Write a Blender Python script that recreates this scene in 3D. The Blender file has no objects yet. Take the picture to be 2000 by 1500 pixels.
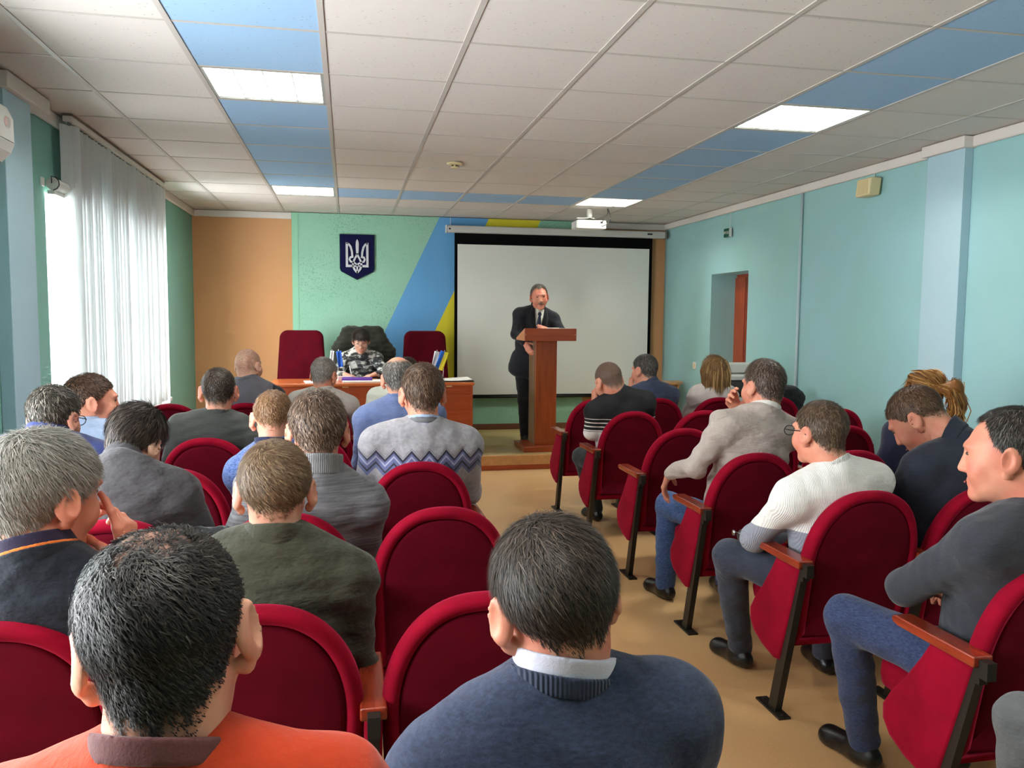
import bpy, bmesh, math, random
import numpy as np
from mathutils import Matrix, Vector

C = bpy.context.scene.collection
random.seed(7); RNG = np.random.default_rng(7)
R_ = math.radians

# ------------------------------------------------------------------ camera
cam_d = bpy.data.cameras.new('camera'); cam = bpy.data.objects.new('camera', cam_d); C.objects.link(cam)
cam_d.sensor_width = 36.0; cam_d.lens = 36.0 * 1592.08 / 2000.0; cam_d.clip_start = 0.05
def cam_matrix(yaw, pitch, roll, loc):
    f = Vector((math.sin(yaw)*math.cos(pitch), math.cos(yaw)*math.cos(pitch), math.sin(pitch)))
    r = Vector((math.cos(yaw), -math.sin(yaw), 0)); u = r.cross(f)
    r2 = math.cos(roll)*r + math.sin(roll)*u; u2 = -math.sin(roll)*r + math.cos(roll)*u
    m = Matrix((r2, u2, -f)).transposed().to_4x4(); m.translation = Vector(loc); return m
cam.matrix_world = cam_matrix(0.199203, -0.0818364, 0.0086715, (0, 0, 1.5))
bpy.context.scene.camera = cam

# ------------------------------------------------------------------ light and exposure
sc = bpy.context.scene
sc.view_settings.view_transform = 'Standard'; sc.view_settings.look = 'None'
sc.view_settings.exposure = 0.72; sc.view_settings.gamma = 1.0; sc.view_settings.use_curve_mapping = False
w = bpy.data.worlds.new('overcast_sky'); sc.world = w; w.use_nodes = True
w.node_tree.nodes['Background'].inputs[0].default_value = (0.86, 0.93, 1.0, 1)
w.node_tree.nodes['Background'].inputs[1].default_value = 3.0
def area(name, loc, rot, sx, sy, power, col):
    d = bpy.data.lights.new(name, 'AREA'); d.shape = 'RECTANGLE'; d.size = sx; d.size_y = sy
    d.energy = power; d.color = col
    o = bpy.data.objects.new(name, d); C.objects.link(o); o.location = loc; o.rotation_euler = rot; return o
DAY = (0.93, 0.97, 1.0)
# overcast daylight standing outside the windows of the left wall
area('daylight_front_window', (-2.35, 6.65, 1.5), (0, R_(-90), 0), 1.9, 3.3, 330, DAY)
area('daylight_rear_window', (-2.35, 2.0, 1.5), (0, R_(-90), 0), 1.9, 3.3, 200, DAY)
LAMP_W = 25.0
cy = sc.cycles; cy.max_bounces = 6; cy.diffuse_bounces = 4; cy.glossy_bounces = 2; cy.transmission_bounces = 3; cy.transparent_max_bounces = 6
cy.caustics_reflective = False; cy.caustics_refractive = False; cy.adaptive_threshold = 0.1; cy.adaptive_min_samples = 16

# ------------------------------------------------------------------ materials
def lin(c):
    if isinstance(c, str): c = [int(c[i:i+2], 16) for i in (0, 2, 4)]
    return tuple(((v/255)/12.92 if v/255 <= 0.04045 else ((v/255+0.055)/1.055)**2.4) for v in c)
class NT:
    def __init__(s, name):
        s.m = bpy.data.materials.new(name); s.m.use_nodes = True; s.t = s.m.node_tree
        s.b = s.t.nodes['Principled BSDF']; s.out = s.t.nodes['Material Output']
        s._tc = None
    def n(s, typ, **kw):
        x = s.t.nodes.new(typ)
        for k, v in kw.items(): setattr(x, k, v)
        return x
    def put(s, sock, v):
        if isinstance(v, bpy.types.NodeSocket): s.t.links.new(v, sock)
        else:
            if sock.type == 'RGBA' and len(v) == 3: v = (*v, 1)
            sock.default_value = v
    def obj(s):
        if s._tc is None: s._tc = s.n('ShaderNodeTexCoord')
        return s._tc.outputs['Object']
    def mp(s, scale=(1, 1, 1), rot=(0, 0, 0), vec=None):
        x = s.n('ShaderNodeMapping'); s.put(x.inputs['Vector'], vec or s.obj())
        x.inputs['Scale'].default_value = scale; x.inputs['Rotation'].default_value = rot
        return x.outputs[0]
    def noise(s, scale, detail=2.0, vec=None, rough=0.5):
        x = s.n('ShaderNodeTexNoise'); s.put(x.inputs['Vector'], vec or s.obj())
        x.inputs['Scale'].default_value = scale; x.inputs['Detail'].default_value = detail; x.inputs['Roughness'].default_value = rough
        return x.outputs[0]
    def wave(s, scale, dist=0.0, dirn='X', vec=None, dscale=1.0):
        x = s.n('ShaderNodeTexWave'); x.bands_direction = dirn; s.put(x.inputs['Vector'], vec or s.obj())
        x.inputs['Scale'].default_value = scale; x.inputs['Distortion'].default_value = dist; x.inputs['Detail Scale'].default_value = dscale
        return x.outputs[1]
    def ramp(s, fac, stops, interp='LINEAR'):
        x = s.n('ShaderNodeValToRGB'); x.color_ramp.interpolation = interp
        e = x.color_ramp.elements
        while len(e) < len(stops): e.new(0.5)
        for i, (p, c) in enumerate(stops):
            e[i].position = p; e[i].color = (*c, 1) if len(c) == 3 else c
        s.put(x.inputs[0], fac); return x.outputs[0]
    def math(s, op, a, b=0.0, clamp=False):
        x = s.n('ShaderNodeMath', operation=op); x.use_clamp = clamp
        s.put(x.inputs[0], a); s.put(x.inputs[1], b); return x.outputs[0]
    def mix(s, fac, a, b, blend='MIX'):
        x = s.n('ShaderNodeMix', data_type='RGBA', blend_type=blend)
        s.put(x.inputs[0], fac); s.put(x.inputs[6], a); s.put(x.inputs[7], b); return x.outputs[2]
    def xyz(s, vec=None):
        x = s.n('ShaderNodeSeparateXYZ'); s.put(x.inputs[0], vec or s.obj()); return x.outputs
    def bump(s, h, strength=0.3, dist=0.01, prev=None):
        x = s.n('ShaderNodeBump'); x.inputs['Strength'].default_value = strength; x.inputs['Distance'].default_value = dist
        s.put(x.inputs['Height'], h)
        if prev is not None: s.put(x.inputs['Normal'], prev)
        s.put(s.b.inputs['Normal'], x.outputs[0]); return x.outputs[0]
    def set(s, **kw):
        names = dict(col='Base Color', rough='Roughness', metal='Metallic', spec='Specular IOR Level', sheen='Sheen Weight',
                     sheenr='Sheen Roughness', sheenc='Sheen Tint', coat='Coat Weight', sss='Subsurface Weight', alpha='Alpha',
                     emit='Emission Color', emits='Emission Strength', trans='Transmission Weight')
        for k, v in kw.items(): s.put(s.b.inputs[names[k]], v)
        return s

def plain(name, col, rough=0.5, spec=0.5, metal=0.0, var=0.0, vscale=6.0, bump=0.0, bscale=200.0, bdist=0.002, **kw):
    t = NT(name); c = lin(col)
    if var > 0:
        d = tuple(x*(1-var) for x in c); l = tuple(min(1, x*(1+var)) for x in c)
        t.set(col=t.ramp(t.noise(vscale, 4), [(0.3, d), (0.7, l)]))
    else: t.set(col=c)
    t.set(rough=rough, spec=spec, metal=metal)
    if bump > 0: t.bump(t.noise(bscale, 2), bump, bdist)
    if kw: t.set(**kw)
    return t.m

def velvet(name, col, tint):
    t = NT(name); c = lin(col)
    n1 = t.noise(9, 4); d = tuple(x*0.72 for x in c)
    t.set(col=t.ramp(n1, [(0.3, d), (0.7, c)]), rough=0.9, spec=0.1, sheen=0.55, sheenr=0.35, sheenc=lin(tint))
    t.bump(t.noise(420, 2), 0.25, 0.002)
    return t.m
def wood(name, a, b, axis='X', rough=0.38, coat=0.25):
    t = NT(name); sc_ = {'X': (1.2, 14, 14), 'Y': (14, 1.2, 14), 'Z': (14, 14, 1.2)}[axis]
    v = t.mp(sc_); n = t.noise(2.2, 5, v, 0.6)
    t.set(col=t.ramp(n, [(0.28, lin(a)), (0.72, lin(b))]), rough=rough, coat=coat); t.b.inputs['Coat Roughness'].default_value = 0.2
    return t.m
def cloth(name, col, kind='plain', var=0.12, rough=0.9, sheen=0.15, fold=0.5, vscale=14.0, col2=None):
    """woven or knitted cloth: colour variation, weave relief, soft creases"""
    t = NT(name); c = lin(col); c2 = lin(col2) if col2 else tuple(x*(1-2*var) for x in c)
    if kind == 'heather': f = t.noise(95, 3, t.mp((1, 1, 2.4)))
    elif kind == 'melange': f = t.noise(16, 5, t.mp((.5, .5, 9)))
    else: f = t.noise(vscale, 4)
    t.set(col=t.ramp(f, [(0.32, c2), (0.68, c)]), rough=rough, spec=0.25, sheen=sheen, sheenr=0.5)
    p = t.bump(t.noise(7.5, 4, t.mp((1, 1, 1.8)), 0.55), fold, 0.03)
    if kind == 'rib': p = t.bump(t.wave(55, 0.6, 'X'), 0.55, 0.004, p)
    elif kind == 'ribfine': p = t.bump(t.wave(75, 0.5, 'X'), 0.4, 0.003, p)
    elif kind == 'leather': p = t.bump(t.noise(60, 3), 0.3, 0.004, p)
    else: p = t.bump(t.noise(330, 2), 0.3, 0.002, p)
    return t.m
M = {}
M['red'] = velvet('crimson_plush', (140, 5, 34), (220, 56, 98))
M['redshaded'] = velvet('crimson_plush_shaded', (96, 4, 24), (150, 26, 58))  # same plush as the rim, with its shade put into a darker red
M['execred'] = velvet('maroon_upholstery', (84, 4, 20), (120, 16, 40))
M['metal'] = plain('dark_painted_metal', (38, 35, 30), 0.42, 0.5, 0.3)
M['arm'] = wood('cherry_armrest', (104, 32, 18), (158, 58, 30), 'Y', 0.25, 0.5)
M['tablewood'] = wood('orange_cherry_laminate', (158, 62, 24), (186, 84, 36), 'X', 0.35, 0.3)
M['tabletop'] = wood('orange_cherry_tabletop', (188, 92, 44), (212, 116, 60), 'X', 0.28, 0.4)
M['podwood'] = wood('cherry_laminate_vertical', (138, 58, 24), (172, 84, 38), 'Z', 0.35, 0.3)
M['podtop'] = wood('cherry_laminate_horizontal', (146, 60, 28), (176, 82, 42), 'X', 0.32, 0.3)
M['podgrey'] = wood('brown_laminate_side', (112, 84, 60), (138, 106, 78), 'Z', 0.35, 0.3)
M['doorred'] = wood('red_brown_door', (122, 44, 14), (150, 58, 22), 'Z', 0.4, 0.2)
M['doorframe'] = wood('orange_brown_frame', (156, 62, 28), (178, 80, 40), 'Z', 0.4, 0.2)
M['standwood'] = wood('pale_wood_stand', (176, 118, 66), (204, 146, 88), 'X', 0.4, 0.2)
M['white'] = plain('white_plastic', (226, 224, 216), 0.4, 0.5)
M['offwhite'] = plain('cream_plastic', (226, 208, 160), 0.5, 0.4)
M['black'] = plain('black_plastic', (14, 14, 14), 0.4, 0.5)
M['grey'] = plain('grey_plastic', (120, 120, 118), 0.5, 0.5)
M['chrome'] = plain('polished_metal', (205, 205, 205), 0.22, 0.5, 1.0)
M['paper'] = plain('white_paper', (234, 232, 224), 0.8, 0.2)
M['cornice'] = plain('white_cornice_paint', (222, 214, 206), 0.75, 0.2, var=0.04, vscale=3)
M['blueboard'] = plain('black_screen_border', (8, 8, 9), 0.85, 0.1)
M['screen'] = plain('matte_projection_screen', (224, 224, 216), 0.95, 0.1)
M['case'] = plain('grey_white_screen_housing', (196, 194, 188), 0.45, 0.4)
M['frame'] = plain('white_window_frame', (236, 238, 238), 0.35, 0.5)
# ------------------------------------------------------------------ mesh helpers
class MB:
    def __init__(s): s.v = []; s.f = []; s.mi = []
    def add(s, vs, fs, mi=0):
        o = len(s.v); s.v += [tuple(v) for v in vs]; s.f += [tuple(o+i for i in f) for f in fs]; s.mi += [mi]*len(fs); return s
    def box(s, a, b, mi=0):
        (x0, y0, z0), (x1, y1, z1) = a, b
        s.add([(x0,y0,z0),(x1,y0,z0),(x1,y1,z0),(x0,y1,z0),(x0,y0,z1),(x1,y0,z1),(x1,y1,z1),(x0,y1,z1)],
              [(0,3,2,1),(4,5,6,7),(0,1,5,4),(1,2,6,5),(2,3,7,6),(3,0,4,7)], mi); return s
    def obox(s, c, ax, ay, az, mi=0):
        c, ax, ay, az = map(Vector, (c, ax, ay, az)); vs = []
        for k in (-1, 1):
            for (i, j) in ((-1,-1),(1,-1),(1,1),(-1,1)): vs.append(c + ax*i + ay*j + az*k)
        fs = [(0,3,2,1),(4,5,6,7),(0,1,5,4),(1,2,6,5),(2,3,7,6),(3,0,4,7)]
        if ax.cross(ay).dot(az) < 0: fs = [f[::-1] for f in fs]
        s.add(vs, fs, mi); return s
    def rings(s, rs, closed=True, cap0=True, cap1=True, mi=0):
        n = len(rs[0]); vs = [p for r in rs for p in r]; fs = []
        for i in range(len(rs)-1):
            for j in range(n if closed else n-1):
                k = (j+1) % n; fs.append((i*n+j, i*n+k, (i+1)*n+k, (i+1)*n+j))
        if cap0: fs.append(tuple(range(n))[::-1])
        if cap1: fs.append(tuple((len(rs)-1)*n + j for j in range(n)))
        s.add(vs, fs, mi); return s
    def tube(s, pts, r, n=8, mi=0, cap=True):
        pts = [Vector(p) for p in pts]; rs = []; up = None
        rr = r if isinstance(r, (list, tuple)) else [r]*len(pts)
        for i, p in enumerate(pts):
            t = (pts[min(i+1, len(pts)-1)] - pts[max(i-1, 0)]).normalized()
            if up is None: up = t.orthogonal().normalized()
            up = (up - t*up.dot(t))
            up = up.normalized() if up.length > 1e-6 else t.orthogonal().normalized()
            b = t.cross(up)
            rs.append([p + (up*math.cos(2*math.pi*k/n) + b*math.sin(2*math.pi*k/n))*rr[i] for k in range(n)])
        return s.rings(rs, True, cap, cap, mi)
    def lathe(s, prof, c=(0,0,0), n=24, axis='Z', mi=0):
        rs = []
        for (r, h) in prof:
            ring = []
            for k in range(n):
                a = 2*math.pi*k/n; x, y = r*math.cos(a), r*math.sin(a)
                p = {'Z': (x, y, h), 'Y': (y, h, x), 'X': (h, x, y)}[axis]
                ring.append((c[0]+p[0], c[1]+p[1], c[2]+p[2]))
            rs.append(ring)
        return s.rings(rs, True, True, True, mi)
    def prism(s, poly, d0, d1, axis='Y', mi=0):
        """poly in the plane across axis: Y->(x,z), X->(y,z), Z->(x,y)"""
        def P(p, d): return {'Y': (p[0], d, p[1]), 'X': (d, p[0], p[1]), 'Z': (p[0], p[1], d)}[axis]
        return s.rings([[P(p, d0) for p in poly], [P(p, d1) for p in poly]], True, True, True, mi)
    def mesh(s, name, mats, smooth=False):
        me = bpy.data.meshes.new(name); me.from_pydata(s.v, [], s.f)
        for m in (mats if isinstance(mats, (list, tuple)) else [mats]): me.materials.append(m)
        if len(set(s.mi)) > 1: me.polygons.foreach_set('material_index', s.mi)
        bm = bmesh.new(); bm.from_mesh(me); bmesh.ops.recalc_face_normals(bm, faces=bm.faces); bm.to_mesh(me); bm.free()
        if smooth: me.polygons.foreach_set('use_smooth', [True]*len(me.polygons))
        me.update(); return me
    def build(s, name, mats, parent=None, loc=(0,0,0), smooth=False, bevel=0.0, seg=2):
        o = link(name, s.mesh(name, mats, smooth), parent, loc)
        if bevel > 0:
            m = o.modifiers.new('edge', 'BEVEL'); m.width = bevel; m.segments = seg; m.limit_method = 'ANGLE'; m.angle_limit = R_(40)
            o.data.polygons.foreach_set('use_smooth', [True]*len(o.data.polygons))
            m2 = o.modifiers.new('normals', 'WEIGHTED_NORMAL'); m2.keep_sharp = False
        return o
def link(name, data, parent=None, loc=(0,0,0)):
    o = bpy.data.objects.new(name, data); C.objects.link(o); o.location = loc
    if parent is not None: o.parent = parent
    return o
def thing(name, label, cat, loc=(0,0,0), group=None):
    o = link(name, None, None, loc); o.empty_display_size = 0.1; return tag(o, label, cat, group)
def tag(o, label, cat, group=None):
    o['label'] = label; o['category'] = cat
    if group: o['group'] = group
    return o
def struct(o): o['kind'] = 'structure'; return o
def dup(o, parent, loc=None):
    c = o.copy(); C.objects.link(c); c.parent = parent
    if loc is not None: c.location = loc
    return c
def B(a, b): return MB().box(a, b)

# ------------------------------------------------------------------ room constants
XL, XR, YB, YF, ZC = -1.69, 3.90, 9.72, -2.45, 2.665
GX = [0.6*c - 0.694 for c in range(-1, 8)]
GY = [0.6*r + 3.562 for r in range(-10, 11)]
ZS, YS = 0.139, 7.78          # stage height and front edge

# wall paint: blotchy sponge-painted teal to mint
def wallpaint(name, a, b, speck=None, sscale=60):
    t = NT(name); n = t.noise(0.75, 3); c = t.ramp(n, [(0.35, lin(a)), (0.65, lin(b))])
    if speck is not None:
        f = t.noise(sscale, 4, None, 0.7); m = t.ramp(f, [(0.56, (0,0,0)), (0.66, (1,1,1))])
        big = t.noise(3.0, 3); mm = t.math('MULTIPLY', m, t.ramp(big, [(0.35, (.12,.12,.12)), (0.7, (.75,.75,.75))]))
        c = t.mix(mm, c, lin(speck))
    t.set(col=c, rough=0.82, spec=0.25); t.bump(t.noise(160, 3), 0.25, 0.003); return t.m
M['teal'] = wallpaint('teal_wall_paint', (152, 196, 190), (158, 200, 204))
M['tealL'] = wallpaint('teal_green_wall_paint', (126, 178, 158), (134, 184, 174))
M['pil'] = wallpaint('pale_blue_pilaster_paint', (168, 198, 210), (176, 204, 214))
M['peach'] = wallpaint('peach_wall_paint', (210, 152, 104), (214, 160, 114))
# mural panel: mint sponge paint with painted blue and yellow slanting bands
t = NT('mint_mural_paint'); x, y, z = t.xyz()
s_ = t.math('SUBTRACT', x, t.math('MULTIPLY', t.math('SUBTRACT', z, 2.665), 0.478))
f = t.noise(48, 5, None, 0.75); m_ = t.ramp(f, [(0.52, (0,0,0)), (0.66, (1,1,1))])
mm = t.math('MULTIPLY', m_, t.ramp(t.noise(2.2, 3), [(0.4, (.15,.15,.15)), (0.75, (.9,.9,.9))]))
base = t.mix(mm, t.ramp(t.noise(1.6, 3), [(0.3, lin((146, 194, 168))), (0.7, lin((158, 203, 178)))]), lin((82, 132, 104)))
blue = t.math('MULTIPLY', t.math('GREATER_THAN', s_, 1.070), t.math('LESS_THAN', s_, 1.655))
yel = t.math('MULTIPLY', t.math('GREATER_THAN', s_, 1.655), t.math('LESS_THAN', s_, 2.29))
c = t.mix(blue, base, lin((104, 164, 212))); c = t.mix(yel, c, lin((226, 212, 60)))
t.set(col=c, rough=0.85, spec=0.2); t.bump(t.noise(120, 3), 0.3, 0.003); M['mural'] = t.m
# floor: speckled linoleum
t = NT('speckled_linoleum'); n = t.noise(0.55, 3)
c = t.ramp(n, [(0.35, lin((200, 154, 104))), (0.65, lin((210, 176, 124)))])
sp = t.ramp(t.noise(150, 3), [(0.60, (0,0,0)), (0.70, (1,1,1))]); c = t.mix(t.math('MULTIPLY', sp, 0.35), c, lin((150, 100, 56)))
sp2 = t.ramp(t.noise(90, 2), [(0.64, (0,0,0)), (0.72, (1,1,1))]); c = t.mix(t.math('MULTIPLY', sp2, 0.3), c, lin((232, 200, 150)))
t.set(col=c, rough=0.34, spec=0.45); t.bump(t.noise(35, 2), 0.05, 0.002); M['floor'] = t.m
t = NT('khaki_stage_linoleum'); c = t.ramp(t.noise(1.2, 3), [(0.35, lin((176, 152, 96))), (0.65, lin((190, 168, 112)))])
t.set(col=c, rough=0.4, spec=0.4); M['stage'] = t.m
M['riser'] = plain('tan_riser_board', (204, 152, 98), 0.6, 0.3, var=0.1, vscale=25)
M['redstrip'] = plain('red_brown_strip', (164, 76, 40), 0.5, 0.3)
M['brown'] = plain('brown_baseboard', (116, 72, 50), 0.5, 0.3)
# ceiling tiles: mineral fibre with pinholes
def tilemat(name, col):
    t = NT(name); v = t.n('ShaderNodeTexVoronoi'); t.put(v.inputs['Vector'], t.mp((1, 1.6, 1))); v.inputs['Scale'].default_value = 34
    hole = t.math('MULTIPLY', t.math('LESS_THAN', v.outputs['Distance'], 0.16), t.math('GREATER_THAN', t.noise(14, 2), 0.56))
    t.set(col=t.mix(t.math('MULTIPLY', hole, 0.45), lin(col), lin((120, 110, 100))), rough=0.95, spec=0.1)
    t.bump(t.noise(220, 2), 0.2, 0.002); return t.m
M['tile'] = tilemat('white_mineral_tile', (215, 207, 200))
M['tileblue'] = tilemat('sky_blue_mineral_tile', (158, 190, 220))
M['grid'] = plain('ceiling_grid_metal', (190, 182, 174), 0.5, 0.4)

# ------------------------------------------------------------------ shell
struct(B((XL, YF, -0.1), (XR, YB, 0)).build('floor', M['floor']))
fs = B((XL, YS+.012, 0.0), (XR, YB, ZS)).build('floor_stage', M['stage']); struct(fs)
B((XL, YS, .048), (XR, YS+.012, ZS-.012)).build('riser_board', M['riser'], fs)
B((XL, YS-.004, .002), (XR, YS+.012, .048)).build('riser_strip', M['redstrip'], fs)
B((XL, YS-.004, ZS-.014), (XR, YS+.03, ZS+.004)).build('stage_nosing', M['riser'], fs)
# left wall with two window openings
WIN = [(0.4, 3.6), (5.16, 8.15)]; WZ0, WZ1 = 0.72, 2.19; TH = 0.34
wl = MB()
ys = [YF] + [v for ab in WIN for v in ab] + [YB]
for i in range(0, len(ys), 2): wl.box((XL-TH, ys[i], 0), (XL, ys[i+1], 3.0))
for (a, b) in WIN:
    wl.box((XL-TH, a, 0), (XL, b, WZ0)); wl.box((XL-TH, a, WZ1), (XL, b, 3.0))
wall_left = struct(wl.build('wall_left', M['tealL']))
wr = MB(); DY0, DY1, DZ = 7.52, 8.36, 1.983
wr.box((XR, YF, 0), (XR+.42, DY0, 3)); wr.box((XR, DY1, 0), (XR+.42, YB, 3)); wr.box((XR, DY0, DZ), (XR+.42, DY1, 3))
wall_right = struct(wr.build('wall_right', M['teal']))
wall_back = struct(B((XL-TH, YB, 0), (XR+.42, YB+.2, 3)).build('wall_back', M['peach']))
struct(B((XL-TH, YF-.2, 0), (XR+.42, YF, 3)).build('wall_rear', M['teal']))
struct(B((XL-TH-.0, YF-.2, 3.0), (XR+.42, YB+.2, 3.12)).build('ceiling_slab', M['cornice']))
# mural panel in front of the back wall with its pale edge strip
struct(B((-.544, YB-.05, ZS), (2.84, YB, ZC-.004)).build('wall_mural_panel', M['mural'], None))
struct(B((-.613, YB-.055, ZS), (-.544, YB, ZC-.004)).build('trim_1', plain('mint_trim', (150, 204, 172), 0.7, 0.2)))
struct(B((-1.69, YB-.03, ZC-.075), (-.613, YB, ZC)).build('trim_2', M['cornice'], bevel=.01))
struct(B((2.84, YB-.03, ZC-.075), (XR, YB, ZC)).build('trim_3', M['cornice'], bevel=.01))
struct(B((XL, 5.0, ZC-.075), (XL+.03, YB-.03, ZC)).build('trim_4', M['cornice'], bevel=.01))
struct(B((XL, YF, ZC-.075), (XL+.03, 4.45, ZC)).build('trim_5', M['cornice'], bevel=.01))
struct(B((XR-.03, 4.93, ZC-.07), (XR, YB-.03, ZC)).build('trim_6', M['cornice'], bevel=.01))
struct(B((XR-.03, YF, ZC-.07), (XR, 4.59, ZC)).build('trim_7', M['cornice'], bevel=.01))
struct(B((XL, YB-.062, ZS), (XR, YB-.05, ZS+.07)).build('baseboard_back', M['brown'], bevel=.006))
struct(B((XR-.014, YF, 0), (XR, DY0, .07)).build('baseboard_right', M['brown'], bevel=.004))
struct(B((XL, YF, 0), (XL+.014, YS-.01, .07)).build('baseboard_left', M['brown'], bevel=.004))
# pilasters
pr_ = struct(B((XR-.066, 4.59, 0), (XR, 4.93, ZC)).build('wall_right_pilaster', M['pil'], bevel=.004))
B((XR-.098, 4.565, ZC-.075), (XR, 4.955, ZC-.001)).build('cornice_block', M['cornice'], pr_, bevel=.008)
pl_ = struct(B((XL, 4.45, 0), (XL+.066, 4.80, ZC)).build('wall_left_pilaster', M['pil'], bevel=.004))
B((XL, 4.42, ZC-.08), (XL+.1, 5.0, ZC-.001)).build('cornice_block', M['cornice'], pl_, bevel=.008)
# windows
M['glass'] = bpy.data.materials.new('window_glass'); M['glass'].use_nodes = True
gt = M['glass'].node_tree; gt.nodes.remove(gt.nodes['Principled BSDF'])
tr = gt.nodes.new('ShaderNodeBsdfTransparent'); gl = gt.nodes.new('ShaderNodeBsdfGlossy'); gl.inputs['Roughness'].default_value = 0.02
mx = gt.nodes.new('ShaderNodeMixShader')
mx.inputs[0].default_value = 0.04; gt.links.new(tr.outputs[0], mx.inputs[1]); gt.links.new(gl.outputs[0], mx.inputs[2])
gt.links.new(mx.outputs[0], gt.nodes['Material Output'].inputs[0])
for n, (a, b) in enumerate(WIN):
    wn = struct(link(f'window_{n+1}', None, None, (XL-.14, a, WZ0)))
    L_ = b-a; H_ = WZ1-WZ0
    f_ = MB()
    for (y0, y1) in ((0, .03), (L_-.04, L_), (L_/3-.03, L_/3+.03), (2*L_/3-.03, 2*L_/3+.03)): f_.box((-.012, y0, 0), (.02, y1, H_))
    f_.box((-.012, 0, 0), (.02, L_, .05)); f_.box((-.012, 0, H_-.05), (.02, L_, H_))
    f_.build('window_frame', M['frame'], wn, bevel=.006)
    for k in range(3):
        B((-.006, k*L_/3+.05, .05), (.006, (k+1)*L_/3-.05, H_-.05)).build('pane', M['glass'], wn)
    B((-.03, -.02, -.035), (.2, L_+.02, 0)).build('window_sill', M['frame'], wn, bevel=.008)
# door niche on the right
d = struct(link('door_1', None, None, (XR+.30, DY0, 0)))
B((0, 0, 0), (.12, .84, DZ)).build('door_frame', M['doorframe'], d)
B((-.02, .62, 0), (0, .84, DZ-.035)).build('door_jamb', M['doorframe'], d, bevel=.004)
B((-.012, .05, .005), (0, .62, DZ-.04)).build('door_leaf', M['doorred'], d)
leaf = [o for o in C.objects if o.name.startswith('door_leaf')][0]
B((-.016, .14, 1.05), (-.012, .5, DZ-.2)).build('door_panel', M['doorred'], leaf, bevel=.002)
B((-.016, .14, .15), (-.012, .5, .95)).build('door_panel', M['doorred'], leaf, bevel=.002)
MB().tube([(-.012, .09, 1.0), (-.05, .09, 1.0), (-.055, .18, 1.0)], .009).build('door_handle', M['chrome'], leaf, smooth=True)

# ------------------------------------------------------------------ suspended ceiling
ceil = struct(link('ceiling', None, None, (0, 0, ZC)))
def tile_mesh(w, d, m): return MB().box((0, 0, .004), (w, d, .018)).mesh('ceiling_tile', m)
tm = {}
lights_at = [(1, 11), (1, 17), (6, 11), (6, 17), (1, 5), (6, 5)]      # column, row indices into the cell grid
xs = [XL] + GX + [XR]; yy = [YF] + GY + [YB]
# cells: column i spans xs[i]..xs[i+1]; row j spans GY
for i in range(len(xs)-1):
    for j in range(len(yy)-1):
        x0, x1, y0, y1 = xs[i], xs[i+1], yy[j], yy[j+1]
        r = j-11           # grid row number
        cc = i-2           # grid column number
        if (cc in (0, 5)) and r in (1, 7, -5): continue
        blue = cc in (0, 5) or (r == 7 and 0 <= cc <= 5)
        if cc in (0, 5) and r > 7: blue = False
        k = (round(x1-x0, 3), round(y1-y0, 3), blue)
        if k not in tm: tm[k] = tile_mesh(k[0]-.006, k[1]-.006, M['tileblue' if blue else 'tile'])
        link('ceiling_tile', tm[k], ceil, (x0+.003, y0+.003, 0))
run = MB().box((-.012, YF, 0), (.012, YB, .022)).mesh('grid_runner', M['grid'])
for gx in GX: link('grid_runner', run, ceil, (gx, 0, 0))
crs = MB().box((XL, -.008, .0015), (XR, .008, .022)).mesh('grid_cross_runner', M['grid'])
for gy in GY: link('grid_cross_runner', crs, ceil, (0, gy, 0))
# recessed louvre lights
M['louvre'] = plain('louvre_aluminium', (168, 170, 166), 0.45, 0.4, 0.1)
M['tube'] = NT('lit_tube').set(col=(1, 1, 1), emit=(1.0, 0.97, 0.9), emits=6.0).m
lnames = {(0, 1): 'lit louvred ceiling light in the near end of the blue strip by the window', (0, 7): 'lit louvred ceiling light at the far end of the blue strip by the window',
          (5, 1): 'lit louvred ceiling light in the near part of the right blue ceiling strip', (5, 7): 'lit louvred ceiling light beside the ceiling projector',
          (0, -5): 'lit louvred ceiling light overhead behind the front of the window strip', (5, -5): 'lit louvred ceiling light overhead at the rear of the right strip'}
LM = {}
f_ = MB()
for a, b in (((0, 0, .002), (.588, .02, .03)), ((0, .568, .002), (.588, .588, .03)), ((0, 0, .002), (.02, .588, .03)), ((.568, 0, .002), (.588, .588, .03))): f_.box(a, b)
LM['frame'] = f_.mesh('light_frame', M['louvre'])
h_ = MB().box((0, 0, .098), (.588, .588, .1))
for a, b in (((0, 0, .03), (.004, .588, .1)), ((.584, 0, .03), (.588, .588, .1)), ((0, 0, .03), (.588, .004, .1)), ((0, .584, .03), (.588, .588, .1))): h_.box(a, b)
LM['tray'] = h_.mesh('light_tray', M['white'])
LM['blade'] = MB().prism([(-.002, .004), (.002, .004), (.007, .032), (-.007, .032)], .02, .568, 'Y').mesh('louvre_blade', M['louvre'])
LM['xblade'] = MB().box((.02, -.002, .008), (.568, .002, .03)).mesh('louvre_cross_blade', M['louvre'])
LM['tube'] = MB().tube([(0, .03, .05), (0, .56, .05)], .012, 10).mesh('light_tube', M['tube'], True)
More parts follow.
